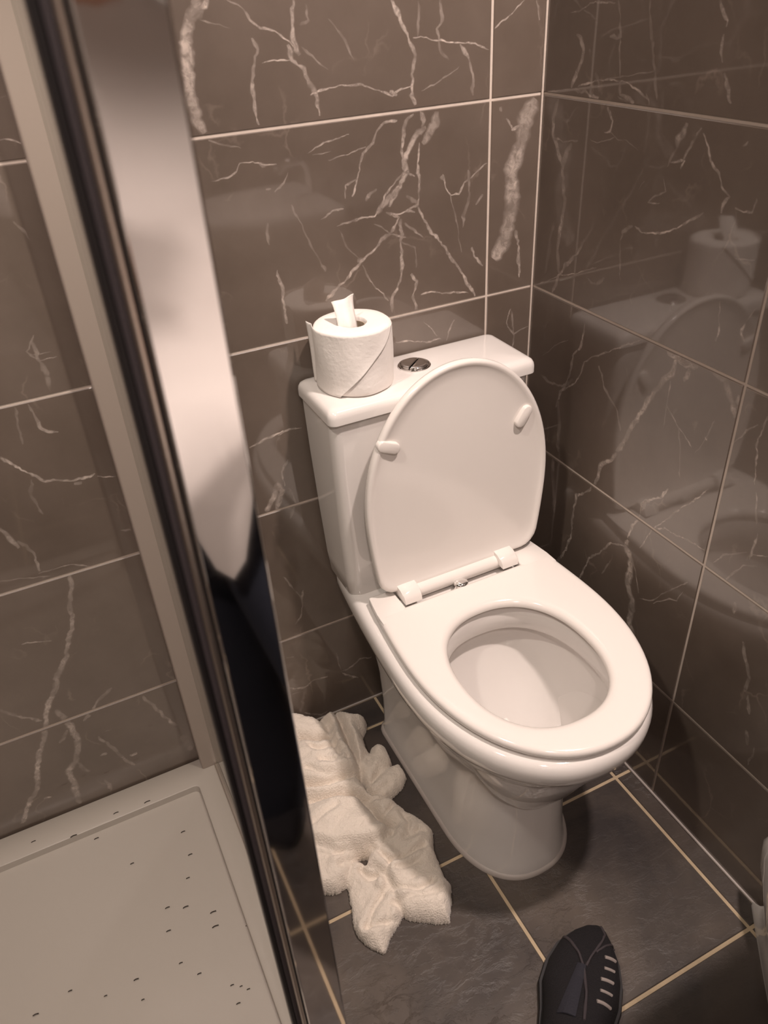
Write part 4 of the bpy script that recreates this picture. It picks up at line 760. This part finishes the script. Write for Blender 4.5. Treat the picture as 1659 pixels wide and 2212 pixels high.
loft(bm, rr, True, False, False)
tube(bm, [(-.785, -1.405, 1.210), (-.83, -1.40, 1.15), (-.87, -1.37, 1.06), (-.90, -1.345, 1.01)], [.078, .078, .070, .066], 20, False)
tube(bm, [(-.525, -1.405, 1.210), (-.475, -1.39, 1.14), (-.43, -1.365, 1.04), (-.405, -1.345, .98)], [.078, .076, .070, .066], 20, False)
recalc(bm); sh = child(smooth(obj('shirt', bm, m_shirt), 80), PE)
bm = bmesh.new()
loft(bm, [sring(-.657, y_, rx_, ry_, z_) for z_, y_, rx_, ry_ in ((.64, -1.33, .120, .085), (.68, -1.335, .165, .118), (.74, -1.345, .182, .135), (.82, -1.36, .182, .140), (.90, -1.37, .176, .134), (.97, -1.38, .168, .125))])
tube(bm, [(-.730, -1.345, .74), (-.715, -1.335, .62), (-.685, -1.315, .45), (-.665, -1.325, .28), (-.656, -1.335, .12), (-.655, -1.335, .035)], [.095, .090, .080, .074, .072, .072], 28)
tube(bm, [(-.590, -1.330, .74), (-.578, -1.24, .62), (-.560, -1.110, .48), (-.530, -1.010, .34), (-.485, -.895, .20), (-.472, -.855, .13)], [.094, .086, .070, .062, .056, .055], 28)
recalc(bm); child(smooth(obj('trousers', bm, m_trou), 70), PE)
# head details
def ell(bm, c, r, seg=16):
    mt = Matrix.Translation(c) @ Matrix.Diagonal((*r, 1)); bmesh.ops.create_uvsphere(bm, u_segments=seg, v_segments=seg//2+2, radius=1, matrix=mt)
bm = bmesh.new(); ell(bm, (-.66, -1.425, 1.530), (.096, .104, .088), 24); child(smooth(obj('hair', bm, m_hair), 80), PE)
for sx in (-1, 1):
    bm = bmesh.new(); ell(bm, (-.66+sx*.030, -1.308, 1.485), (.013, .010, .009)); child(smooth(obj('eye', bm, m_eye), 80), PE)
    bm = bmesh.new(); ell(bm, (-.66+sx*.080, -1.395, 1.470), (.010, .020, .030)); child(smooth(obj('ear', bm, m_skin), 80), PE)
bm = bmesh.new(); ell(bm, (-.66, -1.292, 1.455), (.012, .018, .022)); child(smooth(obj('nose', bm, m_skin), 80), PE)
bm = bmesh.new(); ell(bm, (-.66, -1.305, 1.418), (.024, .009, .006)); child(smooth(obj('mouth', bm, pr('lips', (.42, .18, .14), .5)), 80), PE)

# phone behind the lens (the lens itself is the camera)
ph = empty('smartphone', CAM, 'dark smartphone held up to take the picture', 'phone')
Mr = Matrix((R[0], R[1], R[2])).transposed()
bm = bmesh.new(); box(bm, -.020, .055, -.125, .030, .006, .0145, .003, 3)
for v in bm.verts: v.co = CAM + Mr @ v.co
child(smooth(obj('phone_body', bm, m_phone), 40), ph)
bm = bmesh.new(); loft(bm, [[(.022+.009*math.cos(a), .009*math.sin(a), z) for a in [2*math.pi*q/24 for q in range(24)]] for z in (.0065, .0045)])
for v in bm.verts: v.co = CAM + Mr @ v.co
recalc(bm); child(obj('second_lens', bm, m_lens), ph)

# ------------------------------------------------------------------ shoes
def shoe(name, toe, heel, label, detail=True):
    toe = Vector((*toe, 0)); heel = Vector((*heel, 0)); L = (toe-heel).length; d = (toe-heel)/L; s = Vector((-d.y, d.x, 0))   # s = left side
    T = empty(name, (heel+toe)/2, label, 'shoe')
    # stations from heel (t=0) to toe (t=1): half widths left/right, top height
    ST = [(0, .028, .026, .075), (.06, .036, .034, .100), (.18, .042, .038, .112), (.34, .048, .041, .105), (.50, .056, .047, .085), (.62, .066, .052, .070), (.74, .064, .049, .060), (.84, .055, .040, .052), (.92, .038, .026, .044), (.97, .022, .015, .034), (1.0, .007, .005, .022)]
    def P(t, x, z): return heel + d*(t*L) + s*x + Vector((0, 0, z))
    bm = bmesh.new(); rr = []
    for t, wl, wr, hh in ST:
        ring = []
        for q in range(20):
            a = math.pi*q/19; c, si = math.cos(a), math.sin(a); e = .72
            x = (wr if c > 0 else wl)*abs(c)**e*(-1 if c > 0 else 1)
            ring.append(P(t, x*.98, .014+(hh-.014)*abs(si)**.85))
        rr.append(ring)
    loft(bm, rr); recalc(bm); up = child(smooth(obj('upper', bm, m_shoe), 60), T)
    bm = bmesh.new(); rr = []
    for t, wl, wr, hh in ST:
        f = 1.03; rr.append([P(t, wl*f, .001), P(t, wl*f+.003, .008), P(t, wl*f+.001, .018), P(t, -wr*f-.001, .018), P(t, -wr*f-.003, .008), P(t, -wr*f, .001)])
    loft(bm, rr); recalc(bm); child(smooth(obj('sole', bm, m_sole), 30), T)
    if not detail: return T
    def top(t, x):
        """height of the upper at station t, offset x (left positive)"""
        for (a, b) in zip(ST, ST[1:]):
            if a[0] <= t <= b[0]:
                u = (t-a[0])/(b[0]-a[0]); wl, wr, hh = [a[i]+(b[i]-a[i])*u for i in (1, 2, 3)]; break
        w_ = (wl if x > 0 else wr)*.98; c = min(1, abs(x)/w_)**(1/.72); si = math.sqrt(max(0, 1-c*c))
        return .014+(hh-.014)*si**.85
    def line(pts, r, name_, mat, n_=24):
        path = []
        for i in range(n_+1):
            u = i/n_*(len(pts)-1); j = min(int(u), len(pts)-2); f = u-j
            t = pts[j][0]+(pts[j+1][0]-pts[j][0])*f; x = pts[j][1]+(pts[j+1][1]-pts[j][1])*f
            path.append(P(t, x, top(t, x)+r*.3))
        bm = bmesh.new(); tube(bm, path, r, 6); child(smooth(obj(name_, bm, mat), 60), T)
    line([(.985, -.004), (.93, -.012), (.88, -.010), (.82, -.004), (.76, .002), (.70, .006)], .0022, 'seam', m_piping)
    line([(.86, .050), (.82, .036), (.76, .020), (.68, .008), (.55, -.002), (.40, -.006)], .0026, 'seam', m_piping)
    line([(.92, -.030), (.86, -.016), (.80, -.004)], .0018, 'seam', m_piping)
    for i in range(5):
        t = .80-.065*i
        line([(t+.010, -.034-.001*i), (t+.002, -.026), (t-.006+.003*(i%2), -.018-.002*(i%2))], .0026-.0004*(i%2), 'lace', m_lace, 6)
    # tongue panel
    V, F = [], []
    for i in range(13):
        t = .40+.30*i/12
        for j in range(7):
            x = .006+.026*j/6*(1-.5*(i/12)); V.append(P(t, x, top(t, x)+.0025+.002*math.sin(math.pi*j/6)))
    for i in range(12):
        for j in range(6): q = i*7+j; F.append((q, q+7, q+8, q+1))
    me = bpy.data.meshes.new('tongue'); me.from_pydata(V, [], F); me.update(); o = child(obj('tongue', me, m_tong), T); mo = o.modifiers.new('s', 'SOLIDIFY'); mo.thickness = .002
    return T
shoe('sneaker', (-.262, -.640), (-.492, -.838), 'black knit sneaker stepping into the bottom of the picture, toe forward')
shoe('sneaker', (-.655, -1.225), (-.655, -1.50), 'black knit sneaker under the far trouser leg, behind the camera', False)
